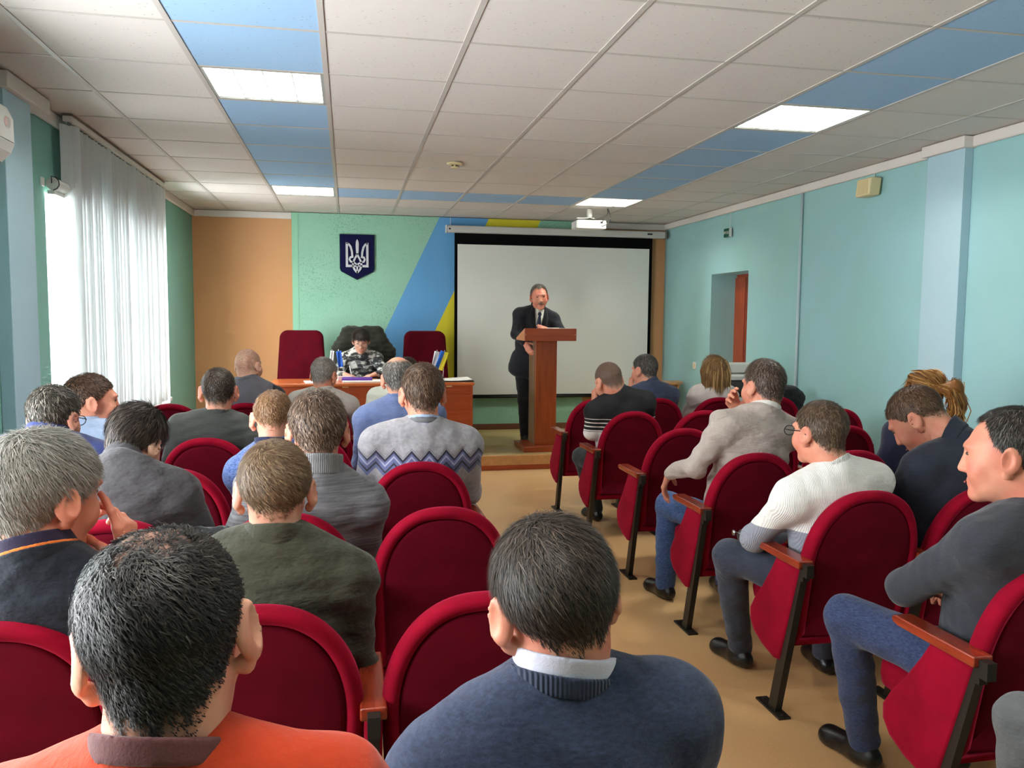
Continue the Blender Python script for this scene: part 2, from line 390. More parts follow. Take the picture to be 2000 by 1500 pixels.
for (c_, r_), lab in lnames.items():
    x0, y0 = 0.6*c_-.694+.006, 0.6*r_+3.562+.006
    t_ = thing('ceiling_light', lab, 'ceiling light', (x0, y0, ZC), 'louvred ceiling lights')
    link('light_frame', LM['frame'], t_); link('light_tray', LM['tray'], t_)
    for k in range(5): link('louvre_blade', LM['blade'], t_, (.02+k*.137, 0, 0))
    for k in range(9): link('louvre_cross_blade', LM['xblade'], t_, (0, .03+k*.066, 0))
    for k in range(4): link('light_tube', LM['tube'], t_, (.088+k*.137, 0, 0))
    area('ceiling_light_glow', (x0+.294, y0+.294, ZC+.07), (0, 0, 0), .53, .53, LAMP_W, (1.0, .97, .92))
# ------------------------------------------------------------------ vertical blind, roller cassette, air conditioner
t = NT('translucent_blind_fabric'); c = lin((238, 240, 240))
t.t.nodes.remove(t.b); df = t.n('ShaderNodeBsdfDiffuse'); tl = t.n('ShaderNodeBsdfTranslucent'); mx = t.n('ShaderNodeMixShader')
wv = t.ramp(t.noise(3, 3, t.mp((8, 8, .6))), [(0.3, (c[0]*.9, c[1]*.9, c[2]*.9)), (0.7, c)])
t.put(df.inputs[0], wv); t.put(tl.inputs[0], wv); mx.inputs[0].default_value = 0.38
t.t.links.new(df.outputs[0], mx.inputs[1]); t.t.links.new(tl.outputs[0], mx.inputs[2]); t.t.links.new(mx.outputs[0], t.out.inputs[0]); M['blind'] = t.m
bl = thing('vertical_blind', 'white translucent vertical blind covering the bright window on the left', 'window blind', (-1.60, 5.30, 0))
B((-.025, 0, ZC-.045), (.025, 2.48, ZC-.012)).build('head_rail', M['white'], bl, bevel=.003)
B((-.028, 0, ZC-.012), (.028, 2.48, ZC-.002)).build('rail_cap', plain('brown_rail_cap', (120, 104, 92), .5), bl)
zt = ZC-.06
nsl = 34
for k in range(nsl):
    y = .04 + k*(2.42/(nsl-1)); ang = R_(random.uniform(10, 26) if k % 9 else 42)
    zb = .70 if k == nsl-1 else .735
    dx, dy = math.sin(ang)*.062, math.cos(ang)*.062
    if k in (6, 7, 8): dy *= 1.0
    n = 7; ring0 = []; pts = []
    for i in range(n):
        u = -1+2*i/(n-1); bow = .006*(1-u*u)
        pts.append((dx*u + bow, dy*u))
    m = MB(); v0 = [(p[0], p[1], zb) for p in pts]; v1 = [(p[0], p[1], zt) for p in pts]
    w0 = [(p[0]+.0008, p[1], zb) for p in pts][::-1]; w1 = [(p[0]+.0008, p[1], zt) for p in pts][::-1]
    m.rings([v0+w0, v1+w1])
    s_ = m.build('blind_slat', M['blind'], bl, (0, y, 0), smooth=False)
    B((-.006, -.02, zt-.004), (.006, .02, zt+.02)).build('slat_hanger', M['grey'], bl, (0, y, 0))
    if k % 2 == 0: B((-.004, -.055, zb), (.004, .055, zb+.03)).build('slat_weight', M['blind'], s_)
m = MB()
for k in range(150): m.lathe([(.0005, -.003), (.003, 0), (.0005, .003)], (.03, .0, .8+k*.0122), 6)
m.build('bead_chain', M['white'], bl, smooth=True)
rc = thing('roller_blind_cassette', 'white roller blind tube on a bracket above the window at left', 'roller blind', (XL, 5.14, 2.235))
MB().lathe([(.034, 0), (.036, .004), (.036, .5), (.034, .504)], (.05, .0, .0), 20, 'Y').build('roller_tube', M['white'], rc, smooth=True)
B((0, -.05, -.02), (.012, -.004, .03)).build('bracket', M['white'], rc, bevel=.003)
MB().tube([(.05, -.012, .0)]+[(.05+.04*math.sin(a), -.012, .04*math.cos(a)) for a in (0, .6, 1.2, 1.8, 2.4, 3.0)], .003, 6).build('drive_ring', M['black'], rc, smooth=True)
B((.02, 0, -.06), (.06, .5, -.035)).build('bottom_bar', M['white'], rc, bevel=.006)
ac = thing('air_conditioner', 'white wall-mounted air conditioner high on the left wall', 'air conditioner', (XL, 3.3, 2.17))
prof = [(0, .0), (.15, .0), (.20, .05), (.215, .09), (.215, .20), (.19, .255), (.15, .265), (0, .265)]
MB().prism([(p[0], p[1]) for p in prof], 0, .855, 'Y').build('casing', M['white'], ac, bevel=.012, seg=3); acc = [o for o in C.objects if o.name == 'casing'][0]
MB().prism([(.14, -.003), (.152, -.003), (.204, .05), (.217, .088), (.211, .09), (.196, .054)], .02, .835, 'Y').build('air_flap', plain('grey_white_flap', (206, 204, 198), .4), ac)
B((.15, .03, .004), (.165, .825, .008)).build('outlet_slot', M['black'], ac)
B((.2155, .02, .094), (.2165, .84, .097)).build('seam', M['grey'], ac)
# round-cornered maker's badge: pale outline, pink disc with a winking face mark, grey disc beside it
lg = MB(); 
def rrect(cx, cz, w, h, r, n=6):
    pts = []
    for (sx, sz, a0) in ((1, 1, 0), (-1, 1, 90), (-1, -1, 180), (1, -1, 270)):
        for i in range(n+1):
            a = R_(a0+90*i/n); pts.append((cx+sx*(w/2-r)+r*math.cos(a), cz+sz*(h/2-r)+r*math.sin(a)))
    return pts
lg.prism(rrect(.775, .175, .07, .052, .024), .2155, .2166, 'X', 0)
lg.prism(rrect(.775, .175, .064, .046, .021), .2166, .2170, 'X', 1)
lg.prism([(.757+.0185*math.cos(a), .175+.0185*math.sin(a)) for a in np.linspace(0, 6.28, 20)[:-1]], .2170, .2174, 'X', 2)
lg.prism([(.752, .182), (.755, .182), (.755, .168), (.763, .168), (.763, .165), (.752, .165)], .2174, .2177, 'X', 0)
lg.prism([(.764+.004*math.cos(a), .182+.004*math.sin(a)) for a in np.linspace(0, 6.28, 12)[:-1]], .2174, .2177, 'X', 0)
lg.build('badge', [M['white'], plain('badge_grey', (196, 190, 184), .5), plain('badge_pink', (222, 178, 172), .5)], acc)

# ------------------------------------------------------------------ small things on walls and ceiling
dt = thing('smoke_detector', 'cream smoke detector on the ceiling above the middle of the room', 'smoke detector', (.81, 6.28, ZC))
MB().lathe([(.06, 0), (.062, -.006), (.05, -.014), (.034, -.018)], (0,0,0), 28).build('detector_base', M['offwhite'], dt, smooth=True)
MB().lathe([(.03, -.018), (.03, -.03), (.032, -.031), (.032, -.036), (.02, -.042), (.004, -.043)], (0,0,0), 24).build('detector_head', M['offwhite'], dt, smooth=True)
for k in range(6):
    a = k*1.047+.3; B((-.007, .0285, -.029), (.007, .0315, -.02)).build('sensor_slot', M['black'], dt).rotation_euler = (0, 0, a)
sp = thing('wall_speaker', 'small cream loudspeaker high on the right wall', 'speaker', (XR, 5.56, 2.49))
MB().prism([(-.075, -.065), (.095, -.065), (.075, .065), (-.095, .065)], -.115, -.02, 'X').build('cabinet', M['offwhite'], sp, bevel=.012)
B((-.118, -.06, -.05), (-.114, .06, .05)).build('grille', plain('cream_grille', (216, 196, 146), .8, .2, bump=.6, bscale=260), sp, bevel=.003)
B((-.02, -.03, -.03), (0, .03, .03)).build('bracket', M['white'], sp)
MB().tube([(-.012, .01, .06), (-.012, .01, .175)], .005, 6).build('cable', M['white'], sp)
ex = thing('exit_sign', 'small green exit sign hung on a wire above the doorway', 'exit sign', (XR-.03, 7.93, 2.39))
B((-.015, -.055, -.045), (.015, .075, .045)).build('sign_body', plain('green_sign', (8, 84, 66), .35), ex, bevel=.004)
B((-.0165, -.056, -.045), (.012, -.052, .045)).build('sign_edge', M['white'], ex)
tc = bpy.data.curves.new('sign_text', 'FONT'); tc.body = '\u0412\u0418\u0425\u0406\u0414'; tc.size = .036; tc.extrude = .0006; tc.align_x = 'CENTER'; tc.align_y = 'CENTER'
to_ = link('sign_text', tc); tme = bpy.data.meshes.new_from_object(to_.evaluated_get(bpy.context.evaluated_depsgraph_get())); bpy.data.objects.remove(to_)
tx = link('sign_lettering', tme, ex, (-.0158, .018, 0)); tx.rotation_euler = (R_(90), 0, R_(-90)); tx.data.materials.clear(); tx.data.materials.append(M['white'])
MB().tube([(0, -.045, .045), (0, -.045, .21)], .0018, 5).build('hanging_wire', M['white'], ex)
pp = tag(MB().tube([(XR-.014, 6.56, .07), (XR-.014, 6.56, ZC-.07)], .013, 10).build('wall_pipe', plain('pale_pipe_paint', (190, 206, 210), .5), smooth=True), 'pale painted vertical pipe running up the right wall', 'pipe')
sw = thing('light_switch', 'white light switch on the right wall near the doorway', 'light switch', (XR, 8.735, .965))
B((-.01, -.04, -.04), (0, .04, .04)).build('switch_plate', M['white'], sw, bevel=.004)
B((-.014, -.022, -.026), (-.01, .022, .026)).build('switch_rocker', M['offwhite'], sw, bevel=.002)

# ------------------------------------------------------------------ coat of arms shield
em = thing('shield_emblem', 'navy shield with a silver trident emblem on the mint wall', 'emblem', (.1145, YB-.05, 2.43))
KS = .387/845
def ez(x, y): return ((x-708)*KS, -(y-232)*KS)
sh = [ez(285, 232), ez(1131, 232), ez(1131, 1080), ez(1105, 1150), ez(708, 1355), ez(311, 1150), ez(285, 1080)]
MB().prism(sh, -.022, 0, 'Y').build('shield', plain('navy_velvet', (10, 12, 60), .8, .2, var=.2, vscale=20), em, bevel=.003)
edge = MB()
for i in range(len(sh)):
    a, b = sh[i], sh[(i+1) % len(sh)]; edge.tube([(a[0], -.022, a[1]), (b[0], -.022, b[1])], .0035, 6)
edge.build('shield_border', plain('dark_green_border', (8, 44, 40), .5), em, smooth=True)
def stroke(mb, pts, w, d0=-.032, d1=-.022):
    P2 = [Vector(ez(*p)) for p in pts]; ww = w if isinstance(w, list) else [w]*len(P2); L, R2 = [], []
    for i, p in enumerate(P2):
        t0 = (P2[i]-P2[i-1]).normalized() if i else (P2[1]-P2[0]).normalized()
        t1 = (P2[i+1]-P2[i]).normalized() if i < len(P2)-1 else t0
        n0 = Vector((-t0.y, t0.x)); n1 = Vector((-t1.y, t1.x)); nn = (n0+n1); nn = nn/max(.4, nn.dot(n0)) if nn.length > 1e-6 else n0
        L.append(p+nn*ww[i]*KS/2); R2.append(p-nn*ww[i]*KS/2)
    for i in range(len(P2)-1): mb.prism([L[i], L[i+1], R2[i+1], R2[i]], d0, d1, 'Y')
def both(mb, pts, w):
    stroke(mb, pts, w); stroke(mb, [(1416-x, y) for x, y in pts], w)
tm_ = MB()
both(tm_, [(455, 430), (455, 1015), (600, 1015)], 58)
both(tm_, [(440, 440), (500, 470), (548, 540), (580, 660), (590, 790), (540, 800), (520, 850), (545, 905), (610, 925), (680, 960), (708, 1010)], [30, 46, 50, 50, 50, 44, 44, 44, 44, 40, 40])
stroke(tm_, [(711, 350), (711, 400), (711, 480), (711, 600), (711, 720)], [8, 60, 76, 70, 56])
both(tm_, [(706, 700), (690, 760), (640, 850), (608, 930), (604, 1010), (640, 1100), (708, 1185)], [44, 44, 46, 46, 48, 50, 44])
both(tm_, [(604, 1012), (660, 1020), (708, 1000)], 36)
stroke(tm_, [(708, 985), (708, 1190)], 40)
tm_.build('trident', plain('silver_sequin', (206, 206, 212), .45, .5, .25, var=.12, vscale=90), em)

# ------------------------------------------------------------------ projection screen and projector
ps = thing('projection_screen', 'pulled-down white projection screen with black border on the back wall', 'projection screen', (0, 9.60, 0))
B((1.144, -.05, 2.478), (3.838, .045, 2.562)).build('screen_housing', M['case'], ps, bevel=.016, seg=3)
B((3.836, -.052, 2.474), (3.862, .047, 2.566)).build('housing_end_cap', plain('grey_cap', (110, 108, 102), .5), ps, bevel=.012)
B((1.13, -.052, 2.474), (1.146, .047, 2.566)).build('housing_end_cap', plain('pale_cap', (206, 204, 198), .5), ps, bevel=.008)
B((3.60, -.0512, 2.515), (3.665, -.0498, 2.535)).build('maker_plate', M['black'], ps)
B((1.165, -.0512, 2.51), (1.185, -.0498, 2.53)).build('keyhole', M['black'], ps)
B((1.236, -.004, .555), (3.684, .0, 2.48)).build('screen_border', M['blueboard'], ps)
B((1.272, -.006, .572), (3.645, -.004, 2.348)).build('screen_surface', M['screen'], ps)
MB().tube([(1.236, -.004, .545), (3.684, -.004, .545)], .016, 10).build('bottom_bar', M['black'], ps, smooth=True)
MB().tube([(1.19, .02, 2.56), (1.19, .02, ZC-.01)], .003, 6).build('hanging_cord', M['white'], ps)
pj = thing('projector', 'white projector hanging from a ceiling mount with black cables', 'projector', (2.555, 8.53, 2.49))
pjb = B((-.16, -.1, -.045), (.16, .14, .045)).build('body', M['white'], pj, bevel=.012, seg=3)
B((-.166, -.08, -.04), (-.158, .12, .04)).build('side_vent', plain('vent_white', (206, 206, 202), .6, bump=.5, bscale=120), pj, bevel=.003)
MB().lathe([(.035, .14), (.035, .17), (.03, .172)], (.07, 0, .0), 20, 'Y').build('lens', M['black'], pj, smooth=True)
for (x, z, w_, h_) in ((-.07, -.018, .016, .006), (-.035, -.018, .016, .006), (0, -.018, .016, .006), (-.098, -.018, .008, .007), (-.07, .004, .016, .006), (.04, -.018, .006, .006)):
    B((x-w_/2, -.102, z-h_/2), (x+w_/2, -.099, z+h_/2)).build('port', M['black'], pjb)
B((.09, -.104, .012), (.118, -.098, .032)).build('power_socket', M['black'], pjb)
MB().lathe([(.05, .045), (.05, .056), (.03, .07), (.012, .08)], (0, 0, 0), 20).build('mount_cup', M['black'], pj, smooth=True)
B((-.14, -.02, .068), (.05, .02, .078)).build('mount_plate', M['white'], pj, bevel=.003)
MB().lathe([(.024, .078), (.03, .1), (.03, .165), (.022, .175)], (0, 0, 0), 18).build('mount_pole', M['white'], pj, smooth=True)
def cable(pts, r=.004):
    P3 = [Vector(p) for p in pts]; out = []
    for i in range(len(P3)-1):
        p0, p1, p2, p3 = P3[max(i-1, 0)], P3[i], P3[i+1], P3[min(i+2, len(P3)-1)]
        for k in range(6):
            u = k/6; out.append(.5*((2*p1)+(p2-p0)*u+(2*p0-5*p1+4*p2-p3)*u*u+(3*p1-p0-3*p2+p3)*u**3))
    out.append(P3[-1]); return MB().tube(out, r, 6)
cable([(.104, -.104, .022), (.13, -.12, .06), (.17, -.1, .12), (.18, -.06, .175)]).build('power_cable', M['black'], pj, smooth=True)
cable([(.104, -.102, -.018), (.15, -.12, .0), (.19, -.12, .05), (.2, -.1, .1), (.18, -.06, .175)]).build('video_cable', M['black'], pj, smooth=True)
MB().lathe([(.004, -.014), (.009, -.01), (.009, .01), (.004, .014)], (.192, -.12, .05), 10).build('cable_ferrite', M['black'], pj, smooth=True)

# ------------------------------------------------------------------ lectern, presidium table
lc = thing('lectern', 'reddish wooden lectern with a wide sloping top on the stage', 'lectern', (1.985, 7.95, ZS))
B((-.25, 0, 0), (.25, .5, .055)).build('base', M['podtop'], lc, bevel=.004)
B((-.11, .12, .055), (.11, .16, 1.135)).build('column_front', M['podwood'], lc, bevel=.003)
B((-.115, .16, .055), (-.095, .42, 1.135)).build('column_side', M['podgrey'], lc, bevel=.002)
B((.095, .16, .055), (.115, .42, 1.135)).build('column_side', M['podgrey'], lc, bevel=.002)
B((-.265, -.05, 1.128), (.265, -.03, 1.252)).build('top_front_board', M['podtop'], lc, bevel=.002)
for s in (-1, 1): MB().prism([(-.03, 1.128), (.36, 1.128), (.36, 1.15), (-.03, 1.25)], s*.265-.01*(s+1), s*.265-.01*(s-1), 'X').build('top_side_board', plain('tan_laminate_side', (190, 126, 82), .4), lc)
MB().prism([(-.03, 1.225), (.36, 1.128), (.36, 1.142), (-.03, 1.24)], -.245, .245, 'X').build('reading_board', M['podtop'], lc)
for x in (-.255, .25): MB().lathe([(.004, -.0515), (.004, -.05)], (x, 0, 1.19), 10, 'Y').build('screw_cap', M['offwhite'], lc)
for (x, y, a, l, nm, m_) in ((2.02, 8.03, 5, 'open white notebook lying on the lectern in front of the speaker', 'notebook', M['paper']), (2.15, 8.02, -6, 'single white paper sheet at the right of the lectern top', 'paper_sheet', M['paper'])):
    o = B((-.06, -.08, 0), (.06, .08, .012 if nm == 'notebook' else .004)).build(nm, m_, None, (x, y, ZS+1.252-(y-7.92)*.25+.004), bevel=.001)
    o.rotation_euler = (R_(-14), 0, R_(a)); tag(o, l, nm.replace('_', ' '))
TZ = ZS+.715
tb = thing('presidium_table', 'long orange-brown wooden table on the stage', 'table', (.245, 7.95, ZS))
B((-.98, -.02, .685), (.98, .62, .715)).build('table_top', M['tabletop'], tb, bevel=.008, seg=3)
B((-.96, .02, 0), (.965, .04, .60)).build('modesty_panel', M['tablewood'], tb, bevel=.002)
B((-.96, .012, .60), (.965, .04, .685)).build('apron', M['tablewood'], tb, bevel=.002)
for x in (-.97, -.01, .945): B((x, .01, 0), (x+.022, .6, .685)).build('table_leg_panel', M['tablewood'], tb, bevel=.002)
B((.70, .004, .672), (.76, .012, .685)).build('latch', M['offwhite'], tb); B((-.3, .004, .672), (-.24, .012, .685)).build('latch', M['offwhite'], tb)
def flat(name, label, cat, x, y, w_, d_, h_, m_, rot=0, z=TZ):
    o = B((-w_/2, -d_/2, 0), (w_/2, d_/2, h_)).build(name, m_, None, (x, y, z+.0005), bevel=min(.004, h_/3)); o.rotation_euler = (0, 0, R_(rot)); return tag(o, label, cat)
flat('paper_stack', 'thick stack of white papers on the table before the seated person', 'papers', .16, 8.08, .42, .24, .018, M['paper'], 2)
flat('purple_book', 'closed purple book lying on the stack of papers', 'book', .09, 8.14, .29, .2, .02, plain('purple_cover', (92, 40, 150), .4), -3, TZ+.0185)
flat('paper_sheet', 'flat white sheets at the left of the seated person, beside a red chair', 'papers', -.29, 8.1, .24, .3, .006, plain('bluish_paper', (206, 218, 220), .8), 8)
flat('paper_sheet', 'white sheet right of the paper stack under the writing hand', 'papers', .52, 8.06, .24, .2, .004, M['paper'], -4)
flat('pencil_box', 'small pale pink box beside the purple book', 'box', -.03, 8.28, .14, .08, .045, plain('pale_pink', (214, 190, 186), .6), 6)
fo = thing('document_folder', 'black folder with white papers at the right end of the table', 'folder', (1.08, 8.12, TZ))
B((-.15, -.12, 0.0005), (.15, .12, .012)).build('folder_cover', M['black'], fo, bevel=.003)
o = B((-.15, -.1, .014), (.13, .12, .022)).build('papers', M['paper'], fo, bevel=.002); o.rotation_euler = (R_(3), R_(-3), R_(4))
# desk flags
def flagmat(name, a, b):
    t = NT(name); x, y, z = t.xyz(); t.set(col=t.mix(t.math('GREATER_THAN', x, 0.0), lin(a), lin(b)), rough=.6); return t.m
M['uaflag'] = flagmat('blue_yellow_satin', (28, 108, 214), (232, 216, 24)); M['wflag'] = plain('white_satin', (222, 222, 222), .6); M['bflag'] = plain('blue_satin', (30, 92, 190), .6)
def deskflag(label, x, y, tilt, mat, w_=.085, h_=.17, lean=.0, face=0.0):
    f = thing('desk_flag', label, 'flag', (x, y, TZ), 'desk flags')
    MB().lathe([(.03, 0.001), (.03, .008), (.01, .014)], (0,0,0), 20).build('flag_base', M['white'], f, smooth=True)
    top = Vector((math.sin(R_(tilt))*.30, 0, math.cos(R_(tilt))*.30))
    MB().tube([(0, 0, .01), top], .0028, 6).build('flag_staff', M['white'], f, smooth=True)
    MB().lathe([(.0005, -.008), (.005, 0), (.0005, .012)], top, 10).build('finial', M['chrome'], f, smooth=True)
    m = MB(); nu, nv = 10, 12; g = []
    for j in range(nv+1):
        for i in range(nu+1):
            u, v = i/nu-.5, j/nv
            g.append((u*w_, .012*math.sin(u*7+v*2.5)*(v*.6+.4), -v*h_ - abs(u)*0.0))
    fs_ = [(j*(nu+1)+i, j*(nu+1)+i+1, (j+1)*(nu+1)+i+1, (j+1)*(nu+1)+i) for j in range(nv) for i in range(nu)]
    m.add(g, fs_); o = m.build('flag_cloth', mat, f, tuple(top+Vector((0, -.006, -.005))), smooth=True)
    o.rotation_euler = (0, R_(lean), R_(face)); s_ = o.modifiers.new('t', 'SOLIDIFY'); s_.thickness = .001
    return f
deskflag('small blue and yellow striped desk flag at the right of the table', .935, 8.16, 4, M['uaflag'], .085, .19, 20)
deskflag('small white desk flag leaning behind the blue and yellow one', .90, 8.22, -3, M['wflag'], .05, .19, 12)
deskflag('small blue desk flag between the red chair and the seated person', -.10, 8.3, 2, M['bflag'], .05, .16, -8)
deskflag('small white desk flag beside the blue one, left of the seated person', -.135, 8.36, -3, M['wflag'], .035, .17, 6)

# ------------------------------------------------------------------ high-backed chairs on the stage
def superprism(hw, z0, z1, r, n=10, taper=0.0):
    pts = []
    for (sx, sz, a0) in ((1, 1, 0), (-1, 1, 90), (-1, -1, 180), (1, -1, 270)):
        for i in range(n+1):
            a = R_(a0+90*i/n); z = (z1-r if sz > 0 else z0+.03) + (r if sz > 0 else .03)*math.sin(a)
            rr = r if sz > 0 else .03; k = hw + taper*(z1-z)
            pts.append((sx*(k-rr)+rr*math.cos(a), z))
    return pts
def execchair(label, x, y, mat, grp):
    e = thing('high_back_chair', label, 'chair', (x, y, ZS), grp)
    o1 = superprism(.225, .46, 1.2, .08, taper=.06)
    cx, cz = 0, .83; rs = []
    for (w_, k) in ((-.06, .80), (-.058, .9), (-.045, .97), (-.02, 1.0), (.02, 1.0), (.04, .97), (.05, .9)):
        rs.append([(cx+(p[0]-cx)*k, w_ + .10*(p[1]-.46)/.74, cz+(p[1]-cz)*(1-(1-k)*.55)) for p in o1])
    MB().rings(rs).build('backrest', mat, e, smooth=True)
    o = MB(); rs2 = [[(p[0]*.78, -.068+.10*(zz-.46)/.74, zz) for p in [(-.2, 0), (-.1, 0), (0, 0), (.1, 0), (.2, 0)]] for zz in (.86, .866, .872)]
    MB().tube([(-.17, -.055+.055, .868), (.17, -.055+.055, .868)], .004, 6).build('seam', mat, e, smooth=True)
    B((-.25, -.44, .40), (.25, .04, .49)).build('seat', mat, e, bevel=.035, seg=4)
    for s in (-1, 1):
        B((s*.27-.03, -.36, .62), (s*.27+.03, -.02, .655)).build('armrest', M['black'], e, bevel=.012)
        MB().tube([(s*.27, -.1, .62), (s*.27, -.12, .44), (s*.2, -.14, .42)], .014, 8).build('arm_post', M['black'], e, smooth=True)
    MB().tube([(0, -.2, .40), (0, -.2, .1)], .028, 12).build('column', M['chrome'], e, smooth=True)
    for k in range(5):
        a = R_(72*k+90); p = (math.cos(a)*.27, -.2+math.sin(a)*.27)
        MB().tube([(0, -.2, .11), (p[0], p[1], .065)], .02, 8).build('foot', M['black'], e, smooth=True)
        MB().lathe([(.026, -.02), (.028, 0), (.026, .02)], (p[0], p[1], .028), 14, 'X').build('castor', M['black'], e, smooth=True)
    return e
execchair('empty maroon high-backed chair left of the seated person on the stage', -.487, 9.02, M['execred'], 'high-backed chairs on the stage')
execchair('empty maroon high-backed chair beside the projection screen', .842, 9.02, M['execred'], 'high-backed chairs on the stage')
execchair('high-backed chair draped with a dark jacket behind the seated person', .17, 9.05, M['execred'], 'high-backed chairs on the stage')

# ------------------------------------------------------------------ printer and stand, small round-topped table
pt = thing('printer', 'white office printer with dark front standing by the right wall', 'printer', (3.56, 6.98, .80))
B((-.2, -.2, 0), (.2, .2, .03)).build('base', M['black'], pt, bevel=.01)
B((-.2, -.19, .03), (.2, .2, .15)).build('body', plain('dark_grey_plastic', (70, 68, 66), .4), pt, bevel=.02)
B((-.215, -.2, .15), (.215, .21, .185)).build('output_tray', M['white'], pt, bevel=.006)
o = B((-.17, -.17, .19), (.12, .12, .2)).build('paper_tray_sheet', M['paper'], pt, bevel=.002); o.rotation_euler = (R_(4), 0, 0)
B((-.21, -.06, .205), (.21, .21, .29)).build('scanner_lid', M['white'], pt, bevel=.018)
cpn = B((.03, -.1, .215), (.2, -.055, .275)).build('control_panel', M['white'], pt, bevel=.006)
B((.06, -.103, .235), (.15, -.099, .262)).build('display', M['black'], cpn)
cs = thing('cabinet', 'white cabinet under the printer by the right wall', 'cabinet', (3.56, 6.98, 0))
B((-.2, -.2, .04), (.2, .2, .798)).build('body', M['white'], cs, bevel=.006); B((-.18, -.18, 0), (.18, .18, .04)).build('plinth', M['grey'], cs)
B((-.195, -.212, .06), (.195, -.2, .78)).build('door', M['white'], cs, bevel=.004); MB().tube([(.15, -.212, .4), (.15, -.232, .4), (.15, -.232, .5), (.15, -.212, .5)], .005, 6).build('handle', M['chrome'], cs)
st = thing('side_stand', 'pale wooden half-round stand with curved support in the far right corner', 'stand', (3.62, 9.0, ZS))
hr = [(.24*math.cos(a), -.2*math.sin(a)) for a in np.linspace(0, math.pi, 18)] + [(-.24, .12), (.24, .12)]
MB().prism(hr, .60, .625, 'Z').build('stand_top', M['standwood'], st, bevel=.004)
cv = [(.17-.12*math.sin(u*math.pi/2), .0+.60*(1-u)) for u in np.linspace(0, 1, 12)]
for s in (-1, 1):
    pl_ = [(s*x, z) for x, z in cv] + [(s*(x-.025), z) for x, z in cv[::-1]]
    MB().prism(pl_, -.12, .1, 'Y').build('curved_leg', M['standwood'], st)
B((-.05, -.02, .02), (.05, .02, .60)).build('support_panel', M['standwood'], st); B((-.17, -.14, 0), (.17, .12, .02)).build('stand_base', M['standwood'], st, bevel=.003)

# ------------------------------------------------------------------ auditorium chairs
ROWS = [.80]+[.888+.832*i for i in range(1, 7)]
XSL = [-1.2, -.7, -.2, .3]; XSR = [1.85, 2.35, 2.85, 3.35]
TILT = .24; ZTOP = .888
def yb(z): return TILT*(ZTOP-z)
def outline(n=22):
    r = []
    for z in np.linspace(.27, .60, 7)[:-1]: r.append((.231-(.60-z)*.05, z))
    for a in np.linspace(0, math.pi/2, n):
        r.append((.231*math.cos(a)**.86 if a < math.pi/2 else 0, .60+.288*math.sin(a)**.92))
    return r + [(-x, z) for x, z in r[::-1][1:]]
OL = outline(); OC = Vector((0, .55))
def inset(pts, d):
    n = len(pts); out = []
    for i, p in enumerate(pts):
        a, b = Vector(pts[i-1]), Vector(pts[(i+1) % n]); t_ = (b-a).normalized(); nn = Vector((-t_.y, t_.x))
        if nn.dot(OC-Vector(p)) < 0: nn = -nn
        out.append(tuple(Vector(p)+nn*d))
    return out
def ring3(pts, w_): return [(x, yb(z)+w_, z) for x, z in pts]
def scl(pts, k): return [(OC.x+(x-OC.x)*k, OC.y+(z-OC.y)*k) for x, z in pts]
CM = {}
m = MB(); m.rings([ring3(scl(OL, .25), .074), ring3(scl(OL, .55), .072), ring3(scl(OL, .78), .069), ring3(inset(OL, .022), .066), ring3(inset(OL, .006), .056), ring3(OL, .036), ring3(inset(OL, .003), .016), ring3(inset(OL, .012), .003), ring3(inset(OL, .024), 0.0), ring3(inset(OL, .036), .004), ring3(inset(OL, .040), .016)], True, True, True)
CM['backrest'] = m.mesh('backrest', M['red'], True)
m = MB(); m.rings([ring3(inset(OL, .0395), .016), ring3(inset(OL, .043), .008), ring3(inset(OL, .055), .005), ring3(scl(OL, .55), .003), ring3(scl(OL, .25), .002)], True, True, True)
CM['back_panel'] = m.mesh('back_panel', M['redshaded'], True)
def seatring(k, z, dy=0.0):
    pts = []
    for (sx, sy, a0, r) in ((1, 1, 0, .07), (-1, 1, 90, .07), (-1, -1, 180, .03), (1, -1, 270, .03)):
        for i in range(7):
            a = R_(a0+15*i); pts.append((sx*(.215-r)+r*math.cos(a), .345 + sy*(.185-r)+r*math.sin(a)))
    return [(x*k, .345+(y-.345)*k+dy, z+.05*(y-.345)) for x, y in pts]
m = MB(); m.rings([seatring(.9, .345), seatring(.98, .355), seatring(1.0, .385), seatring(.985, .42), seatring(.92, .435), seatring(.6, .44)], True, True, True)
CM['seat'] = m.mesh('seat', M['red'], True)
sp_ = [(.050, .608), (.205, .608), (.235, .56), (.30, .47), (.36, .40), (.395, .345), (.392, .30), (.36, .262), (.29, .232), (.20, .214), (.165, .222)]
m = MB(); 
def spring(d, x): 
    c_ = (.22, .40); return [(x, c_[0]+(p[0]-c_[0])*(1-d), c_[1]+(p[1]-c_[1])*(1-d)) for p in sp_]
m.rings([spring(.10, -.0205), spring(.02, -.019), spring(0, -.011), spring(0, .011), spring(.02, .019), spring(.10, .0205)], True, True, True)
CM['side_panel'] = m.mesh('side_panel', M['red'], True)
CM['armrest'] = None
m = MB(); m.obox((0, .135, .31), (.013, 0, 0), (0, .026*math.cos(.25), .026*math.sin(.25)), (0, -.088*.9, .31)); CM['leg'] = m.mesh('leg', M['metal'])
m = MB().box((-.024, .135, 0.0), (.024, .315, .008)); CM['foot_plate'] = m.mesh('foot_plate', M['metal'])
m = MB()
for y in (.155, .295): m.lathe([(.006, .008), (.006, .012), (.003, .014)], (0, y, 0), 8)
CM['bolts'] = m.mesh('bolts', M['metal'])
m = MB().box((-.014, .004, .585), (.014, .034, .632)).box((-.013, .03, .565), (.013, .07, .606)); CM['bracket'] = m.mesh('bracket', M['metal'])
arm = MB().prism([(.034, .609), (.33, .609), (.352, .614), (.36, .624), (.356, .634), (.34, .638), (.034, .640)], -.03, .03, "X")
